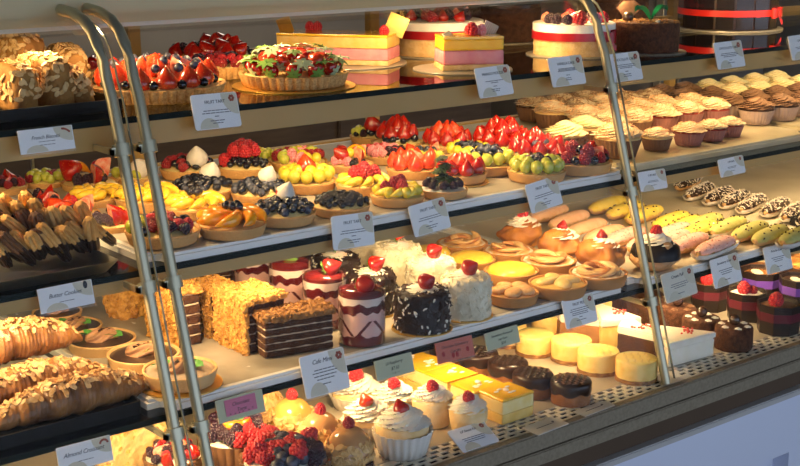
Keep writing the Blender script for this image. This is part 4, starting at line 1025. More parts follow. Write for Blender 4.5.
# wafer biscuits on a metal tray
open_tray('serving_tray', 'dull metal tray holding the chocolate dipped wafer biscuits', .40, .775, 1.56, 1.80, Z2, .016, steel, flare=.012)
def m_wafer(bm_=None):
    bm = bmesh.new()
    def f(a, b):
        th = 2*PI*a; x = b*2-1; rr = .0068*(.62+.5*abs(math.cos(3*th)))*(1-abs(x)**8*.4)
        return Vector((x*.042, rr*math.cos(th)*1.3, rr*math.sin(th)))
    surf(bm, f, 48, 26, cu=True, mf=lambda i, j: 1 if j > 12 else 0)
    e = [v for v in bm.verts if abs(abs(v.co.x)-.042) < 1e-4]
    for s in (-1, 1):
        bm.faces.new(sorted([v for v in e if v.co.x*s > 0], key=lambda v: math.atan2(v.co.z, v.co.y))).material_index = 1 if s > 0 else 0
    return done(bm, 'wafer_biscuit', [bm_ or mat('piped biscuit', (.6, .3, .07), (.8, .5, .18), 40, .7, .5, 160), choc], ang=80)
wf = m_wafer(); wfd = m_wafer(mat('chocolate biscuit', (.13, .055, .022), (.24, .11, .045), 40, .7, .5, 160))
places = ['leaning at the left edge of the metal tray', 'second from the left edge on the metal tray', 'in the middle of the metal tray', 'right of the middle on the metal tray', 'near the right end of the metal tray', 'last at the right end of the metal tray']
wk = 0
GW = 'chocolate dipped wafer biscuits on the metal tray'
for row, (v0, n_, zz, tl, dv) in enumerate(((264, 12, .014, -1.0, -1.9), (252, 10, .034, -.95, -1.6), (238, 5, .062, -.8, -.8))):
    for i in range(n_):
        u = 2+i*(9.3 if row < 2 else 8)+row*4; v = v0+i*dv
        p = on_z(u, v, Z2+.004)
        if row == 0: p = on_z(u, v+1, Z2+.004)
        yy = 1.60+.02*row+.012*(i % 2)
        q = on_y(u, v-6, yy)
        o = link('wafer_biscuit', wfd if (row == 1 and i in (0, 1, 3, 4)) or (row == 0 and i in (2, 5)) else wf, None, (q.x, yy+.01, Z2+.0385+.018*row), (RND.uniform(-.5, .5), .7+RND.uniform(-.15, .15), .75+RND.uniform(-.3, .3)))
        pl = ['bottom layer', 'upper layer', 'top layer'][row]
        tag(o, 'chocolate dipped piped biscuit, %s from the left in the %s on the metal tray' % (['first', 'second', 'third', 'fourth', 'fifth', 'sixth', 'seventh', 'eighth', 'ninth', 'tenth', 'eleventh', 'twelfth'][i], pl), 'biscuit', GW)
# ================================================================== middle shelf right: cupcakes
GC = 'cupcakes on the pale gold trays'
swt = lambda *a, **k: cupcake(*a, **k)
GCJ = 'big cream cupcakes beside the right post'
sh_ = TR+.0002
wine = mat('dusky wine liner', (.2, .06, .05), (.34, .16, .14), 90, .7); dusk = mat('dusky liner', (.3, .2, .16), (.45, .34, .3), 90, .7)
peshr = mat('peach shreds', (.75, .36, .14), (.86, .6, .36), 60, .7); chshr = mat('chocolate shreds', (.16, .06, .025), (.5, .3, .16), 30, .6)
def cc(u, vb, w, kind, label, fh=.5, hh=1.0):
    shr = {'red': peshr, 'cream': peshr, 'shred': chshr}.get(kind)
    ck, fr_, li = {'car': (sponge, creamy, brownp), 'red': (redv, creamp, wine), 'cream': (sponge, creamp, brownp), 'choc': (chocm, mocha, dusk), 'shred': (chocm, creamc, brownp), 'van': (sponge, creamy, paper)}[kind]
    cupcake(u, vb, w, Z2+.0145, ck, fr_, li, label, GC, fh*1.15, 9, 1.6, hh, 1.6, shr)
cc(617, 160, 50, 'cream', 'largest cream topped cupcake in a dark liner, crossed by the right post')
cc(565, 154, 42, 'car', 'yellow buttercream cupcake left of the right post, in front of the fruit tarts row end', .6)
cc(586, 146, 42, 'car', 'yellow buttercream cupcake just behind the largest cream cupcake')
front = [(656, 152, 33, 'cream'), (688, 147, 34, 'red'), (711, 142.5, 31, 'red'), (729, 138, 29, 'red')]
nm = ['first', 'second', 'third', 'fourth', 'fifth', 'sixth', 'seventh', 'eighth']
for i, (u, v, w_, k) in enumerate(front): cc(u, v, w_, k, '%s cupcake right of the post in the front row, cream frosting with shreds, %s liner' % (nm[i].capitalize(), 'dark' if k == 'cream' else 'white'))
a0 = on_z(656, 152, Z2); a1 = on_z(729, 138, Z2)
def tocell(x, y): # project back
    d = Vector((x, y, Z2+.0145))-EV; wv = d.dot(FW); return 400+FPX*d.dot(RT)/wv, 233-FPX*d.dot(UP)/wv, FPX/wv
spx = (a1.x-a0.x)/3
rown = ['second row', 'third row', 'fourth row', 'fifth row']
kinds = [['cream', 'cream', 'red', 'red', 'red'], ['cream', 'cream', 'cream', 'cream', 'cream'], ['cream', 'shred', 'cream', 'shred', 'shred'], ['shred', 'shred', 'shred', 'cream', 'shred']]
for rI in range(4):
    yy = a0.y+.087*(rI+1); n_ = 6 if rI < 3 else 5
    for i in range(n_):
        xx = a0.x-spx*.62+i*spx+(rI % 2)*.02+.012*rI
        if xx > 2.385-.035 or xx < 1.87: continue
        u, v, k = tocell(xx, yy); kd = kinds[rI][i % 5]
        cc(u, v, min(.083, spx*.99)*k, kd, '%s frosted cupcake on the left gold tray, %s back, %s along' % ({'cream': 'peach cream', 'red': 'red velvet', 'shred': 'chocolate shaving'}[kd], rown[rI], nm[i]))
cf = on_z(755, 132.5, Z2)
for rI in range(4):
    for i in range(7):
        xx = cf.x+i*.088+(rI % 2)*.03-.01*rI; yy = cf.y+rI*.088
        if xx > 3.22 or (rI == 3 and i > 5) : continue
        u, v, k = tocell(xx, yy)
        if u > 815: continue
        kd = 'choc' if rI < 2 or i < 2 else 'van'
        cc(u, v, .08*k, kd, '%s on the right gold tray, %s, %s along' % ({'choc': 'chocolate swirl cupcake in a white liner', 'van': 'pale yellow swirl cupcake'}[kd], (['front row']+rown)[rI], nm[i]), .55)
# ================================================================== third shelf, left: croissants and chocolate tarts
cz = Z3
open_tray('serving_tray', 'black tray full of almond croissants at the lower left', .30, .79, 1.515, 1.695, Z3, .018, blackt, rad=.006)
GK = 'almond croissants on the black tray'
zc = Z3+.0036
def pz(u, v, z=zc): return on_z(u, v, z)
def yline(u, v, y): return on_y(u, v, y)
def cro(uL, uR, y0, y1, rmax, label, zoff, seed, vref, arc=.02, fl=150):
    a = on_y(uL, vref[0], y0); b = on_y(uR, vref[1], y1)
    croissant('almond_croissant', label, a, b, zc, rmax, GK, arc, fl, seed, zoff)
cro(-22, 157, 1.558, 1.564, .031, 'large almond croissant at the front of the black tray, tip pointing at the left post', .005, 11, (430, 372), .012, 190)
cro(-60, 112, 1.615, 1.63, .031, 'almond croissant in the middle of the black tray, behind the largest one', .012, 12, (415, 370), .012, 170)
cro(-70, 84, 1.662, 1.672, .033, 'almond croissant at the back of the black tray, topmost of the three', .058, 13, (352, 342), .012, 170)
GT = 'chocolate tarts with cream curls'
def choctart(u, vb, w, z, label, leaf=((-.9, 1), (.9, 1)), rz=0, cream_m=None, fillm=None):
    def deco(t, r, zt, cam):
        bm = bmesh.new()
        def f(a, b):
            x = b*2-1; th = 2*PI*a; e = max(0, 1-abs(x)**2.5)**.5; q = .27*e*(1+.2*math.cos(6*th+5*x))
            return Vector((x*.5, q*math.cos(th)+.06*math.sin(x*3), .05+max(-.04, q*math.sin(th))*.9))
        surf(bm, f, 48, 24, cu=True)
        link('cream_curl', done(bm, 'cream_curl', cream_m or mat('mocha cream', (.4, .2, .1), (.5, .28, .15), 20, .45), ang=80), t, (0, 0, zt*r), (0, 0, AZ-PI/2+.5+rz), r)
        bm = bmesh.new(); R = random.Random(int(u))
        for k in range(16):
            x, y = R.uniform(-.25, .25), R.uniform(-.2, .2); ball(bm, (x, y*.6, .27+R.uniform(-.03, .02)), .035, 0, 1, (1.6, .7, .7))
        o = link('chocolate_shavings', done(bm, 'chocolate_shavings', choc), t, (0, 0, zt*r), (0, 0, 0), r); o['kind'] = 'stuff'
        for a, q in leaf:
            for j in range(3):
                link('mint_leaf', cached('mint', lambda: m_mint()), t, (r*.5*math.sin(a)*RT.x+.02*r*j, r*.5*math.sin(a)*RT.y+.05*r*j, (zt+.07)*r), (.2*j, -.2, 2*j+a), r*.38)
    return tart(u, vb, w, z, [('X', deco)], label, .4, 0, 'chocolate_tart', 'chocolate tart', GT, .02, fillm or chocg, shell=mat('pale crust', (.66, .4, .16), (.78, .52, .25), 40, .7, .2, 160))
def m_mint():
    bm = bmesh.new()
    surf(bm, lambda a, b: Vector((a, (b-.5)*.75*math.sin(PI*(a*.93+.04)), .12*math.sin(a*PI)+.25*(b-.5)**2)), 10, 7)
    return done(bm, 'mint_leaf', mat('mint leaf', (.08, .34, .05), (.16, .45, .1), 30, .45), ang=80)
ZT3 = Z3+.0085
choctart(58, 327, 50, ZT3, 'chocolate tart half hidden behind the Butter Cookies sign', ())
choctart(78, 345, 57, ZT3, 'chocolate tart with mocha cream, rearmost fully seen one beside the croissants', rz=.2)
choctart(105, 361, 69, ZT3, 'chocolate tart with cream curl and two mint leaves, between two other chocolate tarts', rz=0)
choctart(139, 375, 73, ZT3, 'chocolate tart right behind the tip of the large croissant', rz=-.5, leaf=((.2, 1),))
t, c, r = choctart(181, 394, 76, Z3T+.0022, 'pale chocolate tart with mint on a gold board, behind the two left posts', rz=.3, fillm=mat('pale ganache', (.45, .33, .24), (.55, .42, .32), 12, .4))
board('cake_board', 'gold board under the pale tart behind the two left posts', c.x, c.y, r*1.1, Z3T, goldc)
# pale blue wrapper lying behind the croissants
p = on_z(22, 317, ZT3)
bm = bmesh.new()
surf(bm, lambda a, b: Vector(((a-.5)*.085, (b-.5)*.06*(1-.5*a), .012+.03*math.exp(-((a-.45)*4)**2)*(1-abs(b-.5))+.003*noise.noise(Vector((a*7, b*6, 1))))), 20, 14)
surf(bm, lambda a, b: Vector(((a-.5)*.085, (b-.5)*.06*(1-.5*a), .0002)), 4, 4)
tag(link('plastic_wrapper', done(bm, 'plastic_wrapper', bluew, ang=80), None, (p.x, p.y, ZT3+.0003), (0, 0, -.5)), 'crumpled pale blue wrapper behind the almond croissants', 'wrapper')
# ================================================================== third shelf, middle
GS = 'layered chocolate slices in crumbs'
def slicecake(u, v, w_, d_, h_, label, nf=None, rz=0, side=True):
    """front left bottom corner at pixel; crumb coat outside, chocolate and cream layers on the cut face"""
    a = on_z(u, v, Z3T); t = thing('layer_cake_slice', label, 'cake slice', (a.x+w_/2, a.y+d_/2, Z3T+.0005), rz, GS)
    nl = 5; hh = h_-.007; lh = hh/nl
    for k in range(nl):
        bm = bmesh.new(); rbox(bm, w_-.008, d_-.006, lh*.86, 40, .002, .0018, 110, z0=k*lh); link('cake_layer', done(bm, 'cake_layer', chocm, ang=60), t, (.0, 0, 0))
        bm = bmesh.new(); rbox(bm, w_-.009, d_-.008, lh*.14, 60, .0005, .0012, 140, z0=k*lh+lh*.86); link('cream_layer', done(bm, 'cream_layer', mat('beige filling', (.55, .42, .28), (.75, .62, .46), 70, .6), ang=60), t)
    # crumb coat: top, left and back shells
    bm = bmesh.new()
    rbox(bm, w_, d_, .011, 34, .004, .003, 120, z0=h_-.009)
    fb = bmesh.new(); bmesh.ops.recalc_face_normals(bm, faces=bm.faces)
    flakes(fb, bm, 260, .0032, .0022, .0012, 0, .5, .9, lambda q, n: n.z > -.3, 5)
    link('crumb_top', done(bm, 'crumb_top', nf or crumb, ang=80), t)
    if side:
        bm = bmesh.new(); rbox(bm, .009, d_, h_-.003, 34, .003, .0028, 120)
        bmesh.ops.translate(bm, vec=(-w_/2+.002, 0, 0), verts=bm.verts); bmesh.ops.recalc_face_normals(bm, faces=bm.faces)
        flakes(fb, bm, 300, .0032, .0022, .0012, 0, .5, .9, lambda q, n: n.x < -.1, 5)
        link('crumb_side', done(bm, 'crumb_side', crumb, ang=80), t)
    o = link('loose_crumbs', done(fb, 'loose_crumbs', nf or crumb, smooth=False), t); o['kind'] = 'stuff'
    return t
slicecake(271, 362, .118, .055, .062, 'dark layered slice with brown crumb top, front row just left of the front parfait cup', crumbd, -.2, False)
slicecake(247, 355.5, .075, .088, .082, 'layered slice with tall golden crumb side, left of the darkest slice', None)
slicecake(211, 338.5, .055, .075, .075, 'layered slice with golden crumb side, behind the second left post')
slicecake(176, 350, .05, .085, .088, 'golden crumb cake slice standing right between the two left posts')
slicecake(195, 303, .08, .10, .066, 'golden crumb cake slice at the back, under the shelf edge near the posts')
def oat(u, v, w_, label):
    c, r = rnd_at(u, v, w_, ZT3, .9)
    t = thing('crumble_cake', label, 'cake', (c.x, c.y, ZT3+.0005), 0); bm = bmesh.new()
    rbox(bm, 2*r, 1.7*r, 1.5*r, 26, .014, .006, 90); bmesh.ops.recalc_face_normals(bm, faces=bm.faces)
    fb = bmesh.new(); flakes(fb, bm, 350, .0045, .003, .0011, 0, .6, .8, lambda q, n: n.z > -.5, 6)
    link('cake', done(bm, 'cake', crumb, ang=80), t); o = link('crumble_flakes', done(fb, 'crumble_flakes', crumb, smooth=False), t); o['kind'] = 'stuff'
oat(131, 322, 42, 'flaky crumble cake on the board just left of the left post')
GP = 'strawberry parfait cups'
def parfait(u, vb, w_, label, hk=1.2, seed=0, leaf=None):
    t, r, c = cyl_thing('parfait_cup', label, 'parfait', u, vb, w_, Z3T, 1.0, GP)
    h_ = .073*hk; bm = bmesh.new(); n = 120; prof = [(0, .002)]+[(r*.965, .002+(h_*.9)*k/90) for k in range(91)]+[(r*.6, h_*.91), (0, h_*.915)]
    def mf(k, i):
        zf = k/91; a = 2*PI*i/n; wv = .03*math.sin(a*5+seed)+.018*math.sin(a*11+seed*2)
        if k >= 91: return 0
        if zf < .2+wv: return 0
        ph = abs(((a*4/(2*PI)+seed*.13) % 1)-.5)*2
        if .2 < zf < .5 and abs(ph-(zf-.2)*2.6-.1) < .1: return 0
        if zf < .6+wv*1.3+.08*ph: return 1
        if zf < .8+wv: return 0
        if zf < .93: return 2
        return 0
    lathe(bm, prof, n, mf=mf); link('strawberry_layers', done(bm, 'strawberry_layers', [jam, pinkc, mat('pale strawberry cream', (.84, .66, .62), (.9, .76, .72), 50, .5)], ang=60), t)
    bm = bmesh.new(); lathe(bm, [(0, 0), (r*.985, 0), (r, .002), (r*1.0, h_), (r*.985, h_), (r*.972, .002), (0, .0015)], 48); link('plastic_cup', done(bm, 'plastic_cup', clear, ang=50), t)
    bm = bmesh.new(); lathe(bm, [(r*.96, h_*.9), (r*.9, h_*.955), (r*.5, h_*.985), (0, h_*.99)], 32, amp=.0012, nsc=80); link('berry_glaze', done(bm, 'berry_glaze', jam, ang=80), t)
    a = face(c)
    f = fruit(['strawberry', 'dark_strawberry', 'dark_strawberry', 'bright_half', 'strawberry', 'strawberry'][seed % 6], t, (.2*r*math.cos(a), .2*r*math.sin(a), h_*.965+.006), (1.2, .2, a+1.2+seed), .0155, leaf or 'g')
parfait(362, 349, 47.5, 'strawberry parfait cup in front, right beside the dark layered slice', 1.2, 1)
parfait(325, 332, 44, 'strawberry parfait cup second from the right, behind the dark slice', 1.22, 2)
parfait(291, 317, 43, 'strawberry parfait cup in the middle of the cup row, with orange red strawberry', 1.2, 3)
parfait(256, 305, 42, 'strawberry parfait cup fourth from the right, under the white shelf tray', 1.2, 4)
parfait(228, 292, 40, 'strawberry parfait cup farthest left, mostly under the shelf rail', 1.1, 5)
def layer_mini(r, h, amp):
    bm = bmesh.new(); e = .009
    prof = [(0, 0), (r, 0)]+[(r, (h-e)*k/9) for k in range(1, 10)]+[(r-e+e*math.cos(k*PI/8), h-e+e*math.sin(k*PI/8)) for k in range(1, 5)]+[(r*.6, h), (r*.3, h), (0, h)]
    lathe(bm, prof, 48, amp=amp, nsc=100); return bm
def mini(u, vb, w_, hgt, label, coat_m, flake_m, name, group, fl=260, strawberry_ang=0, fr_='dark_strawberry', n_w=60, kk=1.0, card=True):
    z = Z3T
    t, r, c = cyl_thing(name, label, 'cake', u, vb, w_, z+.002, 1.0, group)
    bm = layer_mini(r*.95, hgt, .0022)
    bmesh.ops.recalc_face_normals(bm, faces=bm.faces)
    fb = bmesh.new(); flakes(fb, bm, fl, .0052, .0014, .0006, 0, .8, .7, lambda q, n: n.z > -.6, 5)
    link('cake_body', done(bm, 'cake_body', coat_m, ang=80), t)
    o = link('shreds', done(fb, 'shreds', flake_m, smooth=False), t); o['kind'] = 'stuff'
    if n_w:
        b2 = layer_mini(r*.96, hgt, .0012); bmesh.ops.recalc_face_normals(b2, faces=b2.faces)
        fb = bmesh.new(); flakes(fb, b2, n_w, .0036, .0014, .0008, 0, 1.0, .5, lambda q, n: n.z > -.5, 6); b2.free()
        o = link('white_shavings', done(fb, 'white_shavings', cream, smooth=False), t); o['kind'] = 'stuff'
    swirl('cream_rosette', t, (0, 0, hgt-.003), r*.62, cream, .35, 8, 1.5, tiers=1.2)
    fruit(fr_, t, (0, 0, hgt+.008), (1.0, .2, face(c)+2.4+strawberry_ang), .0145*kk, 'g' if strawberry_ang else None)
    if card: board('cake_board', label.replace('cake', 'board under the cake', 1) if False else 'small gold board under the '+label.split(',')[0].replace(' with white flecks', ' nearest the front').replace(' behind the front parfait cup', '').replace(' behind the middle parfaits', ''), c.x, c.y, r*1.06, z, goldc, .0016, n=40)
bfm = mat('dark chocolate curls', (.016, .008, .007), (.035, .018, .013), 60, .5, .6, 160); GB = 'small black forest cakes'; GW2 = 'small white coconut cakes'
mini(422, 336, 58, .062, 'black forest cake with white flecks, front of the row beside the parfait', bfm, choc, 'black_forest_cake', GB, 380, 0, 'dark_strawberry', 110)
mini(371, 318, 52, .066, 'black forest cake with a pointed strawberry behind the front parfait cup', bfm, choc, 'black_forest_cake', GB, 240, .4, 'strawberry', 60)
mini(336, 298, 50, .064, 'black forest cake with an orange strawberry half behind the middle parfaits', bfm, choc, 'black_forest_cake', GB, 240, .5, 'bright_half', 60)
mini(303, 283, 48, .064, 'black forest cake at the back under the price card', bfm, choc, 'black_forest_cake', GB, 240, .3, 'bright_strawberry', 60)
mini(465, 322, 53, .066, 'white coconut cake with dark red berry, front right one', coco, coco, 'coconut_cake', GW2, 420, .0, 'dark_strawberry', 0)
mini(430, 302, 52, .064, 'white coconut cake behind the front black forest cake', coco, coco, 'coconut_cake', GW2, 420, 0, 'dark_strawberry', 0)
mini(397, 289, 52, .066, 'white coconut cake topped by an orange strawberry half', coco, coco, 'coconut_cake', GW2, 420, .6, 'bright_half', 0)
mini(366, 275, 50, .066, 'white coconut cake at the back just below the price card', coco, coco, 'coconut_cake', GW2, 420, .6, 'bright_half', 0)
# small pies
GI = 'small fruit pies on the third shelf'
def pie(u, vb, w_, kind, label):
    def deco(t, r, zt, cam):
        R = random.Random(int(u))
        if kind == 'apple':
            am = mat('baked apple slices', (.56, .31, .11), (.74, .5, .23), 30, .4, .1, 90, coat=.3); ae = mat('apple skin edge', (.45, .16, .05), (.55, .24, .08), 30, .4, coat=.3)
            for k in range(9):
                th = k*.7+u; bm = bmesh.new(); pts = []; rad = []
                for i in range(9):
                    q = -1.1+2.2*i/8; pts.append((.55*math.cos(q)-.3, .6*math.sin(q), .03)); rad.append(max(.02, .17*math.cos(q*1.3)))
                tube(bm, pts, rad, 8, sq=.5)
                link('apple_slice', done(bm, 'apple_slice', am if k % 4 else ae, ang=80), t, (.3*r*math.cos(th), .3*r*math.sin(th), (zt+.07+.02*(k % 3))*r), (R.uniform(-.1, .4), R.uniform(-.3, .1), th+R.uniform(-.8, .8)), r*R.uniform(.8, 1.1))
            bm = bmesh.new()
            for s in range(7):
                surf(bm, lambda a, b, s=s: Vector((.88*math.cos(s*.9+a*.85)*(1-.13*b), .88*math.sin(s*.9+a*.85)*(1-.13*b), .03+.02*math.sin(a*9))), 9, 3)
            link('sugar_rim', done(bm, 'sugar_rim', mat('powdered sugar', (.66, .55, .42), (.78, .69, .58), 90, .9), ang=80), t, (0, 0, zt*r), (0, 0, 0), r)
        elif kind == 'yellow':
            bm = bmesh.new(); lathe(bm, [(.86, 0), (.84, .1), (.74, .19), (.5, .26), (.25, .29), (0, .3)], 32, amp=.01, nsc=4); link('custard_top', done(bm, 'custard_top', mat('yellow custard', (.9, .55, .04), (.94, .66, .1), 8, .3, coat=.3), ang=80), t, (0, 0, zt*r), s=r)
        elif kind == 'lumps':
            for k in range(5):
                th = k*1.25+cam; bm = bmesh.new(); ball(bm, (0, 0, 0), .36, 0, 3, (1.15, .95, .5)); link('baked_fruit', done(bm, 'baked_fruit', mat('baked peach', (.62, .3, .1), (.78, .48, .22), 9, .5, .1, 50), ang=80), t, (.46*r*math.cos(th), .46*r*math.sin(th), (zt+.13)*r), (.2, .1, th), r)
        else:
            for k in range(4):
                th = k*1.57+cam+.4; bm = bmesh.new(); ball(bm, (0, 0, 0), .33, 0, 3, (1.2, .85, .45)); link('baked_fruit', done(bm, 'baked_fruit', mat('glazed pear', (.74, .5, .16), (.82, .6, .24), 7, .3, .1, 40, coat=.4), ang=80), t, (.4*r*math.cos(th), .4*r*math.sin(th), (zt+.1)*r), (.15, .1, th), r)
    sh = mat('browned crust', (.36, .15, .035), (.58, .29, .09), 35, .65, .25, 140)
    fm = {'apple': mat('apple filling', (.6, .32, .1), (.75, .5, .22), 25, .4), 'yellow': custard, 'lumps': mat('brown filling', (.5, .25, .08), (.62, .36, .14), 20, .45), 'pear': mat('golden filling', (.66, .4, .1), (.74, .5, .16), 20, .35, coat=.3)}[kind]
    tart(u, vb, w_, Z3T, [('X', deco)], label, .42, 0, 'fruit_pie', 'pie', GI, .08, fm, shell=sh)
pie(461, 259, 52, 'apple', 'apple pie at the back left of the small pies, next to the coconut cakes')
pie(506, 268, 54, 'apple', 'apple pie in the middle of the back pie row, below the first cream puff')
pie(549, 277, 57, 'apple', 'apple pie with dark edges at the right of the back pie row')
pie(598, 290, 59, 'apple', 'apple pie at the right end of the pies, beside the right post')
pie(437, 268, 48, 'yellow', 'yellow custard pie mostly hidden behind the coconut cakes')
pie(469, 273, 51, 'yellow', 'yellow custard pie in the middle, just right of the coconut cakes')
pie(512, 288, 56, 'yellow', 'yellow custard pie in front of the middle apple pie')
pie(513, 309, 53, 'lumps', 'brown sugared fruit pie in the front row right of the front coconut cake')
pie(560, 301, 60, 'pear', 'golden glazed pie in the front row above the price card')
# cream puffs
GU = 'cream puffs by the small pies'
def puff(u, vb, w_, label, topm=None, fr_='dark_strawberry', body=None):
    t, r, c = cyl_thing('cream_puff', label, 'cream puff', u, vb, w_, Z3T, .8, GU)
    bodym = body or mat('choux pastry', (.28, .088, .013), (.58, .24, .04), 26, .5, .5, 80)
    bm = bmesh.new(); sd = u
    def bod(p):
        n_ = noise.noise(p*28+Vector((sd, 0, 0))); n2 = noise.noise(p*70+Vector((0, sd, 0))); return p+Vector((p.x, p.y, .5*p.z))*(.34*n_+.12*n2-.02)
    ball(bm, (0, 0, r*.62), r*.95, 0, 5, (1, 1, .68))
    for v in bm.verts:
        v.co = bod(v.co)
        if v.co.z < 0: v.co.z = 0
    link('choux', done(bm, 'choux', bodym, ang=80), t); hz = r*1.05
    if topm:
        bm = bmesh.new(); lathe(bm, [(r*1.0, r*.55), (r*1.0, r*.7), (r*.93, r*1.0), (r*.6, r*1.22), (0, r*1.3)], 32, amp=.0012, nsc=50); link('chocolate_coat', done(bm, 'chocolate_coat', topm, ang=80), t); hz = r*1.2
    swirl('whipped_cream', t, (0, 0, hz-.08*r), r*.66, cream, .75, 7, 2.0, rz=u)
    fruit(fr_, t, (0, 0, hz+r*.2), (.2, .2, u), r*.25)
puff(522, 252, 47, 'cream puff farthest back, tilted cream and red berry beneath the price card', fr_='raspberry')
puff(560, 264, 46, 'cream puff in the middle of the three golden puffs')
puff(605, 277, 48, 'golden cream puff just left of the right post')
puff(653, 277, 50, 'chocolate coated cream puff crossed by the right post', mat('dark icing', (.014, .011, .012), (.024, .019, .019), 14, .45, .2, 60, spec=.3), 'raspberry', mat('pale choux', (.5, .27, .12), (.62, .36, .18), 22, .6, .3, 70))
# ================================================================== eclairs
GE = 'eclairs on the cream tray'
bunm = mat('eclair bun', (.6, .34, .13), (.74, .46, .2), 30, .6, .2, 110)
blackspr = (choc, 15, .0022, .0016, .0012, .8); pinkspr = (mat('pink crumbs', (.6, .22, .18), (.7, .32, .26), 90, .8), 60, .0014, .0011, .0006, .8)
cocospr = (cocos, 150, .0042, .0006, .0006, .9)
E_Z = Z3T
LE, RE = .142, .0185
ordn = ['first', 'second', 'third', 'fourth', 'fifth', 'sixth', 'seventh', 'eighth', 'ninth']
for i, (u, v) in enumerate(((548, 221), (569, 227), (586, 236), (604, 243))):
    eclair(u, v, E_Z, LE, RE, bunm, peachi, '%s peach iced eclair from the left, behind the cream puffs' % ordn[i].capitalize(), GE, .2, None, i > 1, i)
for i, (u, v) in enumerate(((607, 212), (625, 217), (644, 221.5), (671, 228), (686, 232.5), (699, 238))):
    eclair(u, v, E_Z, LE, RE, bunm, yeli, '%s yellow eclair with chocolate sprinkles, counted from the back left' % ordn[i].capitalize(), GE, .2, blackspr if i else None, False, i)
for i, (u, v) in enumerate(((704, 230), (728, 234), (750, 238.5), (770, 242.5), (797, 244))):
    eclair(u, v, E_Z, LE, RE, bunm, greeni, '%s pistachio green eclair with chocolate bits, from the left' % ordn[i].capitalize(), GE, .2, blackspr, i in (1, 4), i)
for i, (u, v) in enumerate(((625, 244), (647, 250), (672, 248), (688, 251), (715, 255), (742, 263))):
    if i == 5: continue
    eclair(u, v, E_Z, LE, RE, bunm, pinki, ['Pink eclair nearest the peach ones, behind the right post', 'Pink eclair just right of the right post, in the row behind', 'Pink eclair in the middle, between yellow eclairs and chocolate cream puff', 'Pink eclair left of the front pink one, close to the chocolate cream puff', 'Front pink eclair with red crumbs in a paper liner, above the middle price card'][i], GE, .2, pinkspr, i == 4, i)
eclair(672, 240, E_Z, LE, RE, bunm, pinki, 'Pink eclair behind, touching the yellow eclairs', GE, .2, pinkspr, False, 6)
for i, (u, v) in enumerate(((688, 188), (700, 197), (719, 201.5), (735, 205), (752, 209.5), (776, 213), (795, 217.5), (812, 222))):
    eclair(u, v, E_Z, .145, .0162, bunm, choc, '%s chocolate eclair with white shreds, counted from the left of the back row' % ordn[i].capitalize(), GE, .3, cocospr, i > 0, i)
p = on_z(808, 229, E_Z)
open_tray('serving_tray', 'small black tray at the right edge of the photo behind the green eclairs', p.x+.0, p.x+.2, p.y-.02, p.y+.05, Z3T, .016, blackt)
# ================================================================== bottom deck
ZD = Z4
def yellow_block(name, label, u, v, w_, d_, h_, rz=0):
    a = on_z(u, v, ZD); t = thing(name, label, 'pastry', (a.x+w_/2, a.y+d_/2, ZD+.0005), rz); bm = bmesh.new(); rbox(bm, w_, d_, h_, 30, .006, .004, 80)
    bmesh.ops.recalc_face_normals(bm, faces=bm.faces); fb = bmesh.new(); flakes(fb, bm, 300, .004, .0028, .001, 0, .6, .7, lambda q, n: n.z > .2, 6)
    link('pastry', done(bm, 'pastry', mat('flaky pastry', (.72, .46, .15), (.86, .62, .26), 50, .7, .7, 150), ang=80), t); o = link('pastry_flakes', done(fb, 'pastry_flakes', crumb, smooth=False), t); o['kind'] = 'stuff'
yellow_block('flaky_pastry', 'golden flaky pastry block on the deck under the Almond Croissants shelf', 106, 480, .105, .12, .062, .05)
GD = 'berry cups in brown paper on the deck'
def cup(u, vb, w_, rec, label, hh=.55):
    t, c, r = tart(u, vb, w_, ZD, rec, label, hh, 26, 'berry_tart', 'fruit tart', GD, .22, cream, shell=mat('dark ribbed case', (.16, .075, .03), (.26, .13, .055), 30, .6, .2, 90))
    return t
ml = lambda a, rho, dz: ('X', lambda t, r, zt, cam: [link('mint_leaf', cached('mint', m_mint), t, (rho*r*math.cos(cam+a), rho*r*math.sin(cam+a), (zt+dz)*r), (.3, -.7, cam+a+.6+j*1.3), r*.42) for j in range(2)])
cup(229, 472, 78, [('S', 'blackberry', 10, -.9, 1.8, .2, (.3, .85)), ('S', 'raspberry', 8, .5, 1.4, .22, (.3, .85)), ('R', 'blackberry', 6, .6, .22, 0, PI-1, .05), ('R', 'peach_slice', 2, .3, .32, -.6, PI, .25), ('C', 'bright_half', -2.4, .75, .32, (.4, -1.1, 0), .1), ('C', 'raspberry', -1.5, .8, .22, (.6, -1, 0), .0), ml(-.3, .25, .35)],
    'mint topped berry tart in a dark ribbed case, bottom left of the deck')
cup(283, 496, 92, [('S', 'raspberry', 7, -.9, 1.2, .2, (.3, .8)), ('S', 'dusty_blueberry', 9, 0.2, 1.2, .16, (.3, .85)), ('S', 'blackberry', 9, 1.2, 1.0, .17, (.4, .85)), ('S', 'dusty_blueberry', 9, PI, 2.2, .16, (.2, .7)), ('S', 'raspberry', 6, -2.2, 1.0, .2, (.3, .8)), ('R', 'raspberry', 4, .6, .21, -1.0, .5, .1), ('H', ['raspberry', 'dusty_blueberry'], 12, .4, .18)],
    'berry tart cut by the photo bottom edge, in front of the mint topped one')
cup(186, 478, 60, [('H', ['raspberry', 'blackberry', 'strawberry_half'], 26, .8, B_)], 'berry tart in shadow behind the second left post on the deck')
GA = 'almond crusted domes with raspberries'
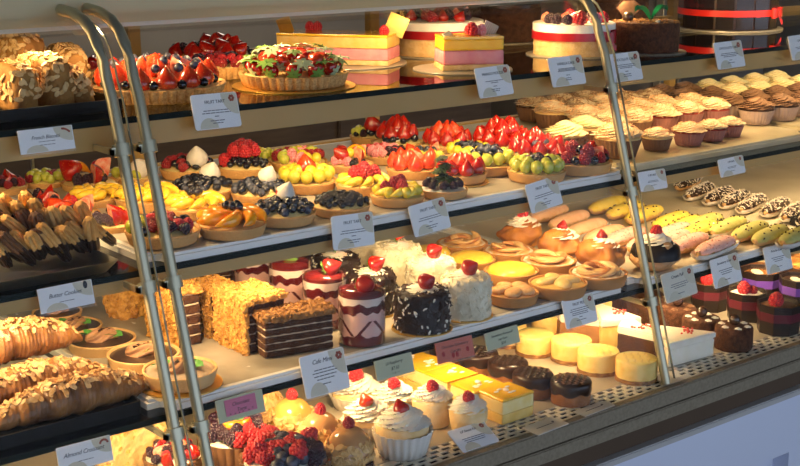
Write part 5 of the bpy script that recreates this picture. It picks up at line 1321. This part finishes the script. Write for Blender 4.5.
def dome(u, vb, w_, label, glaze, nfl=170, rasp='raspberry', cover=.55):
    t, r, c = cyl_thing('mousse_dome', label, 'dome cake', u, vb, w_, ZD, .95, GA)
    bm = bmesh.new(); lathe(bm, [(0, 0), (r*.98, 0), (r*1.0, .012), (r*.9, .0125), (0, .0125)], 36); link('chocolate_base', done(bm, 'chocolate_base', chocm, ang=50), t)
    bm = bmesh.new(); hz = r*1.3
    lathe(bm, [(0, .0126), (r*.9, .0126)]+[(r*.97*math.cos(k*PI/20)**.85, .014+hz*math.sin(k*PI/20)) for k in range(0, 10)]+[(0, .014+hz)], 40)
    bmesh.ops.recalc_face_normals(bm, faces=bm.faces)
    fb = bmesh.new(); flakes(fb, bm, nfl, .0062, .0042, .0006, 0, 1.0, .5, lambda q, n: q.z < .014+hz*cover and n.z > -.3, 7)
    link('dome', done(bm, 'dome', glaze, ang=80), t); o = link('almond_flakes', done(fb, 'almond_flakes', mat('roasted almond flakes', (.66, .38, .12), (.8, .54, .24), 50, .5), smooth=False), t); o['kind'] = 'stuff'
    if rasp: fruit(rasp, t, (0, 0, .012+hz), (.1, .1, u), r*.26)
gl = mat('caramel mousse glaze', (.5, .26, .1), (.58, .32, .14), 8, .2, coat=.6); gy = mat('golden caramel glaze', (.6, .32, .07), (.68, .4, .1), 8, .2, coat=.6)
dome(349, 476, 50, 'caramel dome with a dark raspberry, front right one of the domes', gl, 230, 'dark_raspberry', .55)
dome(321, 459, 47, 'caramel dome with a bright raspberry, second from the front', gl, 240, 'raspberry', .55)
dome(293, 445, 48, 'golden dome with a pink raspberry, third from the front', gy, 210, 'raspberry', .62)
dome(263, 432, 46, 'golden dome fully covered by almonds next to the pink card', gy, 340, None, .95)
# vanilla cream cakes
GV = 'vanilla cream cakes with strawberries'
def vcake(u, vb, w_, label, ber='strawberry', bh=1.0, lin=paper, leaf=None, off=(0, 0), roll=False, cr=1.0, rot=0):
    c, r = rnd_at(u, vb, w_, ZD, .8); t = thing('cream_cake', label, 'cupcake', (c.x, c.y, ZD+.0005), rot, GV)
    spm = mat('vanilla sponge', (.82, .56, .24), (.88, .66, .36), 60, .75, .3, 150)
    H = .034*bh
    bm = bmesh.new(); lathe(bm, [(0, .001), (r*.78, .001), (r*.9, H*.6), (r*.93, H), (r*.8, H*1.15), (0, H*1.2)], 32, amp=.001, nsc=60); link('sponge', done(bm, 'sponge', spm, ang=70), t)
    if lin: link('paper_liner', cached(('vl', round(bh, 2)), lambda: m_liner(.82, 1.04, .78*bh*.9, 22, lin)), t, s=r)
    swirl('whipped_cream', t, (0, 0, H*1.05), r*.86*cr, cream, .95, 8, 2.2, rz=u, tiers=2.4)
    a = face(c); f = fruit(ber, t, (r*(.32*math.cos(a)+off[0]), r*(.32*math.sin(a)+off[1]), H+r*.5), (.35, -.35, a), r*.3, leaf)
vcake(410, 465, 58, 'cream cake with frosted strawberry and green leaf in a white pleated liner, nearest the front', 'strawberry', 1.25, paper, 'd', (.1, .1))
vcake(377, 447, 52, 'cream cake with sugared strawberry, left of the pleated liner one', 'bright_strawberry', .9, paper, 'g')
vcake(457, 435, 42, 'cream cake with a dark red berry, right end behind the flat price card', 'raspberry', 1.05, None)
vcake(430, 430, 44, 'cream cake with tall swirl and red berry, between two front cream cakes', 'raspberry', 1.2, None)
vcake(402, 425, 46, 'cream cake with a bright raspberry, middle of the back row beside the yellow squares', 'raspberry', 1.0, None)
vcake(361, 415, 52, 'cream cake lying low with yellow sponge at the back, under the green card', 'raspberry', .8, paper)
# mango squares
GQ = 'yellow glazed mousse squares'
def square(u, v, label, hgt=.043, w_=.07, d_=.06):
    a = on_z(u, v, ZD); t = thing('mousse_square', label, 'cake', (a.x+w_/2, a.y+d_/2, ZD+.0005), 0, GQ)
    bm = bmesh.new(); rbox(bm, w_, d_, hgt*.4, 18, .002, .0005); link('sponge_base', done(bm, 'sponge_base', mat('yellow sponge', (.78, .5, .1), (.86, .6, .18), 60, .7, .3, 150), ang=60), t)
    bm = bmesh.new(); rbox(bm, w_, d_, hgt*.5, 18, .002, .0004, z0=hgt*.4); link('mousse', done(bm, 'mousse', mat('pale yellow mousse', (.9, .66, .2), (.93, .75, .34), 50, .5, .15, 160), ang=60), t)
    bm = bmesh.new(); rbox(bm, w_*1.005, d_*1.005, hgt*.1, 18, .0015, .0004, z0=hgt*.9); link('mango_glaze', done(bm, 'mango_glaze', mangoc, ang=60), t)
    bm = bmesh.new(); R = random.Random(int(u))
    for k in range(5): ball(bm, (R.uniform(-.018, .018), R.uniform(-.016, .016), hgt+.0005), .003, 0, 2, (1.8, 1, .3))
    ball(bm, (0, 0, hgt+.002), .005, 0, 2, (1, 1.2, .5))
    link('white_flower', done(bm, 'white_flower', cream, ang=80), t)
q0 = (502.3, 426)
sqp = [(502.3, 426), (474, 417.5), (447, 406), (424, 396), (404, 388)]
sl = ['nearest the front edge', 'second from the front edge', 'third from the front edge', 'fourth from the front edge', 'farthest back under the green card']
for (u, v), s_ in zip(sqp, sl): square(u, v, 'yellow glazed mousse square with a white fleck, '+s_)
# chocolate ovals
GO = 'small chocolate glazed cakes on the deck'
def oval(u, vb, w_, label, drizz=False, hgt=.038):
    t, r, c = cyl_thing('chocolate_minicake', label, 'cake', u, vb, w_, ZD, 1.0, GO)
    bm = layer_cyl(r*.96, hgt*.75, [(1, 0)], 44, .0008, 90); link('cake', done(bm, 'cake', mat('brown sponge', (.24, .09, .025), (.4, .16, .05), 60, .8, .4, 160), ang=60), t)
    bm = bmesh.new(); lathe(bm, [(r*.9, hgt*.55), (r*1.0, hgt*.6), (r*1.01, hgt*.9), (r*.96, hgt), (r*.5, hgt*1.01), (0, hgt*1.01)], 44, mod=lambda a, k: 1, amp=.001, nsc=60)
    for v in bm.verts:
        if v.co.z < hgt*.7: v.co.z -= .006*abs(math.sin(3*math.atan2(v.co.y, v.co.x)+u))
    link('glaze', done(bm, 'glaze', choc, ang=80), t)
    bm = bmesh.new()
    for k in range(5): tube(bm, [(r*(-.8+1.6*i/20)*1.0, r*(-.6+.3*k)+r*.1*math.sin(i*1.6+k), hgt*1.01+.0012) for i in range(21) if (-.8+1.6*i/20)**2+(-.6+.3*k)**2 < .78], .0009, 5)
    link('drizzle', done(bm, 'drizzle', mocha if drizz else chocg), t, rot=(0, 0, .6))
oval(568, 410, 41.5, 'round chocolate cake with pale drizzle, nearest the front edge', True)
oval(541, 402, 41, 'round chocolate cake with dark ridged top, second from the front')
oval(513.5, 391.5, 40.5, 'round chocolate cake with dripping glaze, third from the front')
oval(479, 379, 40, 'round brown cake with smooth chocolate top, beside the red card')
oval(448, 367, 38, 'round chocolate cake hidden behind the red card')
# cheesecakes
GH = 'small round cheesecakes on the deck'
def cheesec(u, vb, w_, label, hgt=.039, lines=True):
    t, r, c = cyl_thing('mini_cheesecake', label, 'cheesecake', u, vb, w_, ZD, 1.0, GH)
    bm = layer_cyl(r, hgt*.16, [(1, 0)], 44, .0012, 110); link('biscuit_base', done(bm, 'biscuit_base', crumbd, ang=60), t)
    bm = bmesh.new(); lathe(bm, [(0, hgt*.16), (r*.97, hgt*.16), (r*.985, hgt*.4), (r*.985, hgt*.7), (r*1.0, hgt*.93), (r*.96, hgt), (r*.6, hgt*1.01), (0, hgt*1.01)], 44, amp=.0007, nsc=70, mf=lambda k, i: 1 if k > 4 else 0)
    link('filling', done(bm, 'filling', [cheese, cheeset], ang=60), t)
    if lines:
        bm = bmesh.new()
        for k in range(4): tube(bm, [(r*(-.7+1.4*i/10), r*(-.5+.33*k)+r*.06*math.sin(i*1.7), hgt*1.012) for i in range(11) if (-.7+1.4*i/10)**2+(-.5+.33*k)**2 < .75], .0005, 4)
        link('scored_lines', done(bm, 'scored_lines', mat('caramel line', (.6, .4, .15), None, rough=.5)), t, rot=(0, 0, .9))
cheesec(632, 386.5, 42, 'palest mini cheesecake, front one beside the right post')
cheesec(602.5, 378, 42, 'mini cheesecake second from the right post')
cheesec(572, 368, 41, 'mini cheesecake third from the right post, below the white card')
cheesec(540, 360, 38, 'mini cheesecake fourth from the right post, right of the green card', lines=False)
cheesec(512, 351, 36, 'mini cheesecake half hidden by the green card', lines=False)
cheesec(546, 338, 30, 'mini cheesecake at the back left of the white card', lines=False)
# wedges
GL = 'cheesecake wedges by the right post'
def wedge(label, A, B, depth_, hgt, sidem, tip, crumbs=True, seed=0):
    """A,B pixels of the near cut face's bottom edge; tip = world offset of the third corner from A"""
    a = on_z(A[0], A[1], ZD); b = on_z(B[0], B[1], ZD); c = a+Vector((tip[0], tip[1], 0)); ctr = (a+b+c)/3
    t = thing('cheesecake_wedge', label, 'cheesecake', (ctr.x, ctr.y, ZD+.0005), 0, GL)
    def prism(z0, z1, mi, g=1.0, nm='x', m=None):
        bm = bmesh.new(); P = [(p-ctr)*g for p in (a, b, c)]
        lo = [bm.verts.new((p.x, p.y, z0)) for p in P]; hi = [bm.verts.new((p.x, p.y, z1)) for p in P]
        quad(bm, lo[::-1]); quad(bm, hi)
        for i in range(3): quad(bm, (lo[i], lo[(i+1) % 3], hi[(i+1) % 3], hi[i]))
        bmesh.ops.recalc_face_normals(bm, faces=bm.faces)
        bmesh.ops.bevel(bm, geom=bm.edges[:], offset=min(.002, (z1-z0)*.25), segments=2, affect='EDGES')
        bmesh.ops.subdivide_edges(bm, edges=bm.edges[:], cuts=3, use_grid_fill=True)
        for v in bm.verts: v.co += Vector((noise.noise(v.co*90), noise.noise(v.co*90+Vector((5, 0, 0))), 0))*.0012
        link(nm, done(bm, nm, m, ang=50), t)
    prism(0, hgt*.74, 0, 1, 'cake_body', sidem); prism(hgt*.741, hgt, 0, 1.03, 'cream_top', whitem)
    if crumbs:
        bm = bmesh.new(); R = random.Random(seed)
        pc = ((b+c)/2*.45+a*.1+b*.45)-ctr; pc = (b-ctr)*.35+(c-ctr)*.1
        for k in range(16): ball(bm, (pc.x+R.gauss(0, .009), pc.y+R.gauss(0, .006), hgt+.0015), R.uniform(.0018, .0034), 0, 1, (1, 1, .8))
        o = link('red_crumbs', done(bm, 'red_crumbs', mat('dried raspberry', (.5, .04, .04), (.65, .12, .1), 60, .7)), t); o['kind'] = 'stuff'
wedge('white cheesecake wedge with red crumbs, right of the right post', (668, 368), (714, 355.5), 0, .046, whitem, (.06, .105), True, 1)
wedge('cheesecake wedge with brown side and red crumbs, left of the right post', (617, 353), (661, 364), 0, .052, chocm, (.075, .05), True, 2)
wedge('yellow cheesecake wedge with red crumbs behind the brown sided one', (600, 349), (640, 345), 0, .056, cheese, (.085, .10), True, 3)
wedge('cheesecake wedge with brown side behind the white card', (560, 341), (600, 346), 0, .05, mat('caramel cake', (.3, .13, .04), (.42, .2, .07), 50, .7, .4, 150), (.05, .09), False, 4)
wedge('pale cheesecake wedge half hidden by the white card', (590, 330), (612, 322), 0, .06, cheese, (.06, .12), False, 5)
# chocolate minis with a ball
GM = 'cocoa dusted cakes with chocolate balls'
def ballcake(u, vb, w_, label, hgt=.044, rosettes=True):
    t, r, c = cyl_thing('chocolate_ball_cake', label, 'cake', u, vb, w_, ZD, 1.0, GM)
    bm = bmesh.new(); lathe(bm, [(0, 0), (r*.96, 0), (r, hgt*.1), (r, hgt*.9), (r*.93, hgt), (0, hgt)], 44, amp=.001, nsc=110); link('cake', done(bm, 'cake', chocw, ang=70), t)
    bm = bmesh.new(); ball(bm, (0, 0, hgt+r*.3), r*.3, 0, 3); link('chocolate_ball', done(bm, 'chocolate_ball', mat('tempered chocolate', (.04, .018, .01), (.06, .03, .02), 6, .16, coat=.6), ang=80), t)
    for k in range(6):
        th = k*1.05+u; swirl('cream_dot', t, (r*.68*math.cos(th), r*.68*math.sin(th), hgt-.001), r*.2, cream if rosettes else mocha, .6, 6, 1, tiers=1)
ballcake(735, 354.5, 38, 'cocoa dusted cake with ball and cream dots, nearest the front edge')
ballcake(707, 346, 38, 'cocoa dusted cake with ball, in the middle behind the white wedge')
ballcake(679, 336, 38, 'cocoa dusted cake with a shiny ball beside the right post', .045, False)
# octagonal chocolate cups
GX = 'octagonal chocolate cups with ribbons'
def octcup(u, vb, w_, label, rib, ber=('raspberry',), hgt=.058, topm=None):
    t, r, c = cyl_thing('chocolate_cup', label, 'dessert cup', u, vb, w_, ZD, 1.0, GX)
    bm = bmesh.new(); lathe(bm, [(0, 0), (r*.9, 0), (r*.97, hgt), (r*.9, hgt), (r*.87, hgt*.86), (0, hgt*.86)], 8); link('cup', done(bm, 'cup', mat('dark chocolate shell', (.012, .006, .004), (.022, .011, .007), 14, .4, coat=.15), ang=20), t, rot=(0, 0, .4))
    bm = bmesh.new(); lathe(bm, [(r*.925, hgt*.45), (r*.945, hgt*.45), (r*.968, hgt*.75), (r*.948, hgt*.75), (r*.925, hgt*.45)], 8); link('ribbon', done(bm, 'ribbon', rib, ang=20), t, rot=(0, 0, .4))
    bm = bmesh.new(); lathe(bm, [(0, hgt*.862), (r*.84, hgt*.862), (r*.6, hgt*.95), (0, hgt*.99)], 24, amp=.002, nsc=90); link('mousse', done(bm, 'mousse', topm or mocha, ang=80), t)
    a = face(c)
    for k, b in enumerate(ber): fruit(b, t, (r*(.25*math.cos(a)-.15*RT.x+.45*k*RT.x), r*(.25*math.sin(a)-.15*RT.y+.45*k*RT.y), hgt*.93), (.1, .1, u), r*(.34 if k == 0 else .22))
octcup(778, 338, 46, 'octagonal chocolate cup with wine ribbon and raspberry, nearest the right edge', ribwine)
octcup(745, 324, 41, 'octagonal chocolate cup with wine ribbon and two raspberries, in the middle', ribwine, ('raspberry', 'dark_raspberry'), topm=cream)
octcup(708, 314, 40, 'octagonal chocolate cup with wine ribbon behind the middle price card', ribwine, ('raspberry',))
octcup(760, 302, 44, 'chocolate cup with purple ribbon and nut chunks behind the wine ribbon ones', ribpur, ('chocolate_disc',), topm=caramel)
octcup(798, 310, 44, 'octagonal chocolate cup with purple ribbon at the right edge of the photo', ribpur, ('chocolate_disc',), topm=choc)
cyl = None
tart(768, 279, 60, ZD, [('R', 'mango_slice', 7, .5, .3)], 'brown edged custard tart at the back behind the purple ribbon cup', .5, 0, 'custard_tart', 'tart', None, .1, cream, shell=mat('brown crust', (.22, .1, .04), (.3, .15, .06), 40, .7))
t, r, c = cyl_thing('crumble_tart', 'orange crumbled tart at the back near the right edge of the photo', 'tart', 797, 288, 58, ZD, 1.0)
bm = layer_cyl(r, .045, [(1, 0)], 40, .001, 90); link('cake', done(bm, 'cake', chocm, ang=60), t)
bm = bmesh.new(); lathe(bm, [(r*.98, .0455), (r*.9, .052), (r*.4, .058), (0, .06)], 36, amp=.004, nsc=110); bmesh.ops.recalc_face_normals(bm, faces=bm.faces)
link('crumble', done(bm, 'crumble', mat('orange crumble', (.5, .14, .03), (.75, .42, .12), 60, .5, .8, 160), ang=80), t)
for u, vb, w_, lb in ((613, 318, 44, 'dark chocolate cake at the back behind the yellow wedge'), (645, 327, 40, 'dark chocolate cake in shadow behind the right post'), (570, 312, 40, 'dark chocolate cake at the back above the white card')):
    t, r, c = cyl_thing('chocolate_cake', lb, 'cake', u, vb, w_, ZD, 1.0); bm = layer_cyl(r, .05, [(1, 0)], 40, .001, 90); link('cake', done(bm, 'cake', chocm, ang=60), t)
    bm = layer_cyl(r*.98, .005, [(1, 0)], 40); bmesh.ops.translate(bm, vec=(0, 0, .0505), verts=bm.verts); link('glaze', done(bm, 'glaze', choc, ang=60), t)
# ================================================================== price signs
ft_sub = None
sy1, sy2, sy3 = (Z1, Y1), (Z2, Y2), (Z3, Y3)
sign((16, 131), (71, 125), (22, 155), (76, 148), sy1, 'white card reading French Biscotti below the almond biscotti', 'French Biscotti', ((-.06, .3), (-.2, .28)), style='hand', rad=.0008, emblem='finger', tsize=.22, tilt=14)
sign((189.5, 95.5), (236, 91.5), (196, 131), (241.5, 126), sy1, 'white Fruit Tart card on the top shelf edge, right of the left posts', 'FRUIT TART')
sign((474.5, 69), (508, 64), (479, 98.5), (514, 94), sy1, 'white price card in front of the small mousse slice', 'MANGO MOUSSE', ((.02, .5), (-.04, .2), (-.16, .1), (-.26, .25), (-.32, .2)))
sign((547, 58.5), (581, 54.5), (553, 87.5), (586, 83.5), sy1, 'white price card with crossed out lines, in front of the ribboned cake', 'VANILLA CAKE', ((.09, .5), (.05, .5), (.01, .55), (-.14, .1), (-.24, .15), (-.3, .18)))
sign((608, 54.5), (639, 51), (613, 83), (642, 79), sy1, 'white price card right behind the right post, below the cocoa dusted cake', 'CHOCOLATE CAKE', ((.08, .6), (.02, .65), (-.03, .4), (-.16, .1), (-.26, .25), (-.33, .25)))
sign((713, 43), (741, 40), (718, 70), (745, 66), sy1, 'white price card below the tall dark cake with red ribbon', 'CHOCOLATE CAKE', ((.06, .6), (.0, .65), (-.06, .45), (-.2, .1), (-.3, .25)))
sign((787.5, 36), (815, 33), (792, 61), (819, 56), sy1, 'white price card cut by the right edge on the top shelf', 'CHOCOLATE', ((.0, .6), (-.06, .5), (-.2, .2)))
sign((331, 217), (372, 211), (333, 250.5), (375, 244.5), sy2, 'white Fruit Tart card below the black berry tart, left of another like it', 'FRUIT TART', tilt=10)
sign((407.5, 207), (444, 196.5), (415, 237.5), (451, 227), sy2, 'white Fruit Tart card tilted, below the leafy blackberry tart', 'FRUIT TART')
sign((525, 185.5), (557, 175), (531, 214), (562, 204), sy2, 'white Fruit Tart card tilted, below the green grape tart', 'FRUIT TART')
sign((637, 172), (664, 169), (641, 193), (668, 187), sy2, 'small white card just right of the right post under the cupcakes', 'CUPCAKES', ((-.02, .35), (-.08, .4), (-.25, .2)))
sign((717, 160), (742, 155), (721, 178), (746, 172), sy2, 'small white card under the right cupcake tray', 'CUPCAKES', ((-.02, .35), (-.08, .3), (-.25, .18)))
sign((36, 290), (90, 279), (42, 314), (96, 303), sy2, 'white card reading Butter Cookies below the metal wafer tray', 'Butter Cookies', ((-.17, .28),), style='hand', rad=.0008, emblem='cookie', tsize=.24, tilt=14)
sign((55, 449), (109, 434.5), (60.5, 474), (114, 460), sy3, 'white card reading Almond Croissant at the bottom left', 'Almond Croissant', ((-.2, .28),), style='hand', rad=.0008, emblem='croissant', tsize=.24, tilt=14)
t, w_, h_ = sign((214, 401.5), (261, 388.5), (220, 424), (266, 411), sy3, 'green holder with a pink Chocolate Torte card beside the second left post', '', card=cardg, style=ink, rad=.001, tilt=16)
bm = bmesh.new(); rrect(bm, w_*.66, h_*.7, .0008, .0009, .0008); link('pink_note', done(bm, 'pink_note', cardp, smooth=False), t, (0, h_*.06, 0))
for s_, yy in (('Chocolate', .17), ('Torte', -.1)): link('lettering', text_mesh(s_, h_*.22, .3), t, (0, h_*yy, .0018))
bm = bmesh.new(); R = random.Random(4)
for k in range(6): ball(bm, (R.uniform(-.28, .28)*w_, -.2*h_+R.uniform(-.05, .05)*h_, .0017), .0011, 0, 1, (1, 1, .1))
link('doodles', done(bm, 'doodles', ink), t)
sign((298, 358), (342, 346.5), (307, 399.5), (351, 387), sy3, 'large white handwritten card below the front parfait cup', 'Cafe Mimi', ((.1, .45), (.03, .55), (-.05, .5), (-.13, .4), (-.25, .18)), style='hand', lines=1, tsize=.15, emblem=None)
t, w_, h_ = sign((373, 362), (410, 352), (378, 381), (415.5, 371), sy3, 'pale green card reading Lil Raspberry right of the large white card', '', card=cardg, style=ink, lines=(('Lil Raspberry', .22, .22, .3), ('$7.50', .24, -.08, .3), ('~ o  ~', .2, -.3, .2)), rad=.0008)
t, w_, h_ = sign((434, 344), (470.5, 335), (439, 364), (475.5, 355), sy3, 'salmon red card reading Chocolate Strawberry Cupcake', '', card=cardr, style=ink, lines=(('Chocolate Strawberry', .2, .22, .3), ('Cupcake', .2, -.05, .3)), rad=.0008)
bm = bmesh.new()
for x in (-.33, -.08, .03, .33): ball(bm, (x*w_, -.24*h_ if abs(x) < .3 else -.1*h_, .001), h_*.13, 0, 2, (.8, 1, .04))
link('strawberry_doodles', done(bm, 'strawberry_doodles', mat('red marker', (.4, .03, .03), None, rough=.6)), t)
sign((483, 334), (516, 325), (488, 351.5), (521, 341), sy3, 'pale green card reading Strawberry Romanoff right of the red card', '', card=cardg, style=ink, lines=(('Strawberry Romanoff', .2, .22, .3), ('cup from', .2, -.03, .3), ('$10', .24, -.28, .2)), rad=.0008)
sign((561, 301), (593, 292), (566.5, 329.5), (597, 321), sy3, 'white price card below the golden glazed pie', 'FRUIT PIES', ((.1, .55), (.03, .6), (-.04, .5), (-.1, .5), (-.2, .1), (-.3, .3)))
sign((661.5, 274.5), (692, 265), (665, 305), (697.5, 292.5), sy3, 'cream handwritten card right of the right post below the chocolate cream puff', 'Cream Puff', ((.05, .5), (-.02, .55), (-.09, .35), (-.3, .2)), style='hand', lines=1, tsize=.15, card=mat('ivory card', (.74, .7, .6), None, rough=.5))
sign((709, 262), (736, 251), (715, 288), (743, 281), sy3, 'white handwritten card below the front pink eclair', 'Strawberry Eclair', ((.05, .5), (-.02, .4), (-.09, .35), (-.3, .2)), style='hand', lines=1, tsize=.12)
sign((762, 248), (789, 242), (768, 275), (792, 268), sy3, 'white handwritten card near the right edge below the green eclairs', 'Pistachio Eclair', ((.05, .5), (-.02, .4), (-.09, .3), (-.3, .2)), style='hand', lines=1, tsize=.12)
# cards on the deck
sign((447.5, 431.5), (484, 420.5), (462, 453.5), (499, 441.5), min(on_z(462, 453.5, Z4).y, on_z(499, 441.5, Z4).y)-.003, 'white handwritten card leaning back on the perforated strip at the front', "Lil' Sweet Kit", ((.0, .6), (-.08, .55), (-.16, .5)), style='hand', lines=1, tsize=.14, tilt=62, clip=False, holder=False)
def flat_card(px, label):
    P = [on_z(u, v, Z4+.001) for u, v in px]; c = sum(P, Vector())/4; x = ((P[1]-P[0])+(P[2]-P[3])).normalized(); ang = math.atan2(x.y, x.x)
    w_ = (P[1]-P[0]).length; h_ = (P[3]-P[0]).length; t = thing('price_sign', label, 'sign', (c.x, c.y, Z4+.0006), ang); bm = bmesh.new(); rrect(bm, w_, h_, .003, 0, .0014); link('card', done(bm, 'card', mat('ivory card', (.74, .7, .6)), ang=30), t)
    bm = bmesh.new()
    for yy, k in ((.0, .55),): box(bm, -w_*k/2, w_*k/2, yy*h_-.0006, yy*h_+.0006, .0013, .0016)
    ball(bm, (w_*.3, h_*.1, .0015), .0025, 0, 1, (1, 1, .1)); link('small_print', done(bm, 'small_print', ink), t)
flat_card(((523, 428), (555, 417), (567, 423.5), (535, 436.5)), 'slim ivory card lying flat on the perforated strip below the yellow squares')
flat_card(((573, 412), (604, 401), (614, 405.5), (585, 417)), 'slim ivory card lying flat on the strip beside the front round chocolate cake')
# ================================================================== settle the pastries side by side on their shelves
def settle():
    cats = {'fruit tart', 'chocolate tart', 'pie', 'cupcake', 'cream puff', 'cake', 'parfait', 'cheesecake', 'dessert cup', 'dome cake', 'tart'}
    skip = {'mousse_cake', 'mousse_square', 'crumble_cake', 'cheesecake_wedge'}
    its = []
    roots = [o for o in S.objects if o.parent is None and o.get('category')]
    for o in roots:
        if o['category'] in cats and o.name.split('.')[0] not in skip:
            r = 0
            for c in o.children:
                if c.type == 'MESH' and c.name.split('.')[0] in ('crust', 'paper_liner', 'sponge', 'cake', 'cake_body', 'cake_top', 'cream_top', 'choux', 'chocolate_coat', 'plastic_cup', 'filling', 'dome', 'chocolate_base', 'cup', 'glaze', 'chocolate_panels'):
                    r = max(r, max(abs(b[i])*c.scale[0]+abs(c.location[i]) for b in c.bound_box for i in (0, 1)))
            its.append([o, r*.985, Vector((o.location.x, o.location.y))])
    own = {}
    for b in roots:
        if b['category'] == 'cake board':
            d = sorted(((it[2]-b.location.xy).length, i) for i, it in enumerate(its) if abs(it[0].location.z-b.location.z) < .01)
            if d and d[0][0] < .006: own[d[0][1]] = b
    for step in range(320):
        for i in range(len(its)):
            a = its[i]
            for j in range(i+1, len(its)):
                b = its[j]
                if abs(a[0].location.z-b[0].location.z) > .04: continue
                d = b[2]-a[2]; L_ = d.length; need = a[1]+b[1]
                if L_ < need:
                    d = d/L_ if L_ > 1e-6 else Vector((0, 1)); m_ = (need-L_)*.3
                    a[2] -= d*m_; b[2] += d*m_
        for o, r, p in its:
            top = o.location.z+.03
            lo = prof_y(max(o.location.z, Z4+.002))+.0150+r
            p.y = max(lo, min(p.y, 2.122-r))
    for i, (o, r, p) in enumerate(its):
        dx = p.x-o.location.x; dy = p.y-o.location.y
        o.location.x += dx; o.location.y += dy
        if i in own: own[i].location.x += dx; own[i].location.y += dy
settle()
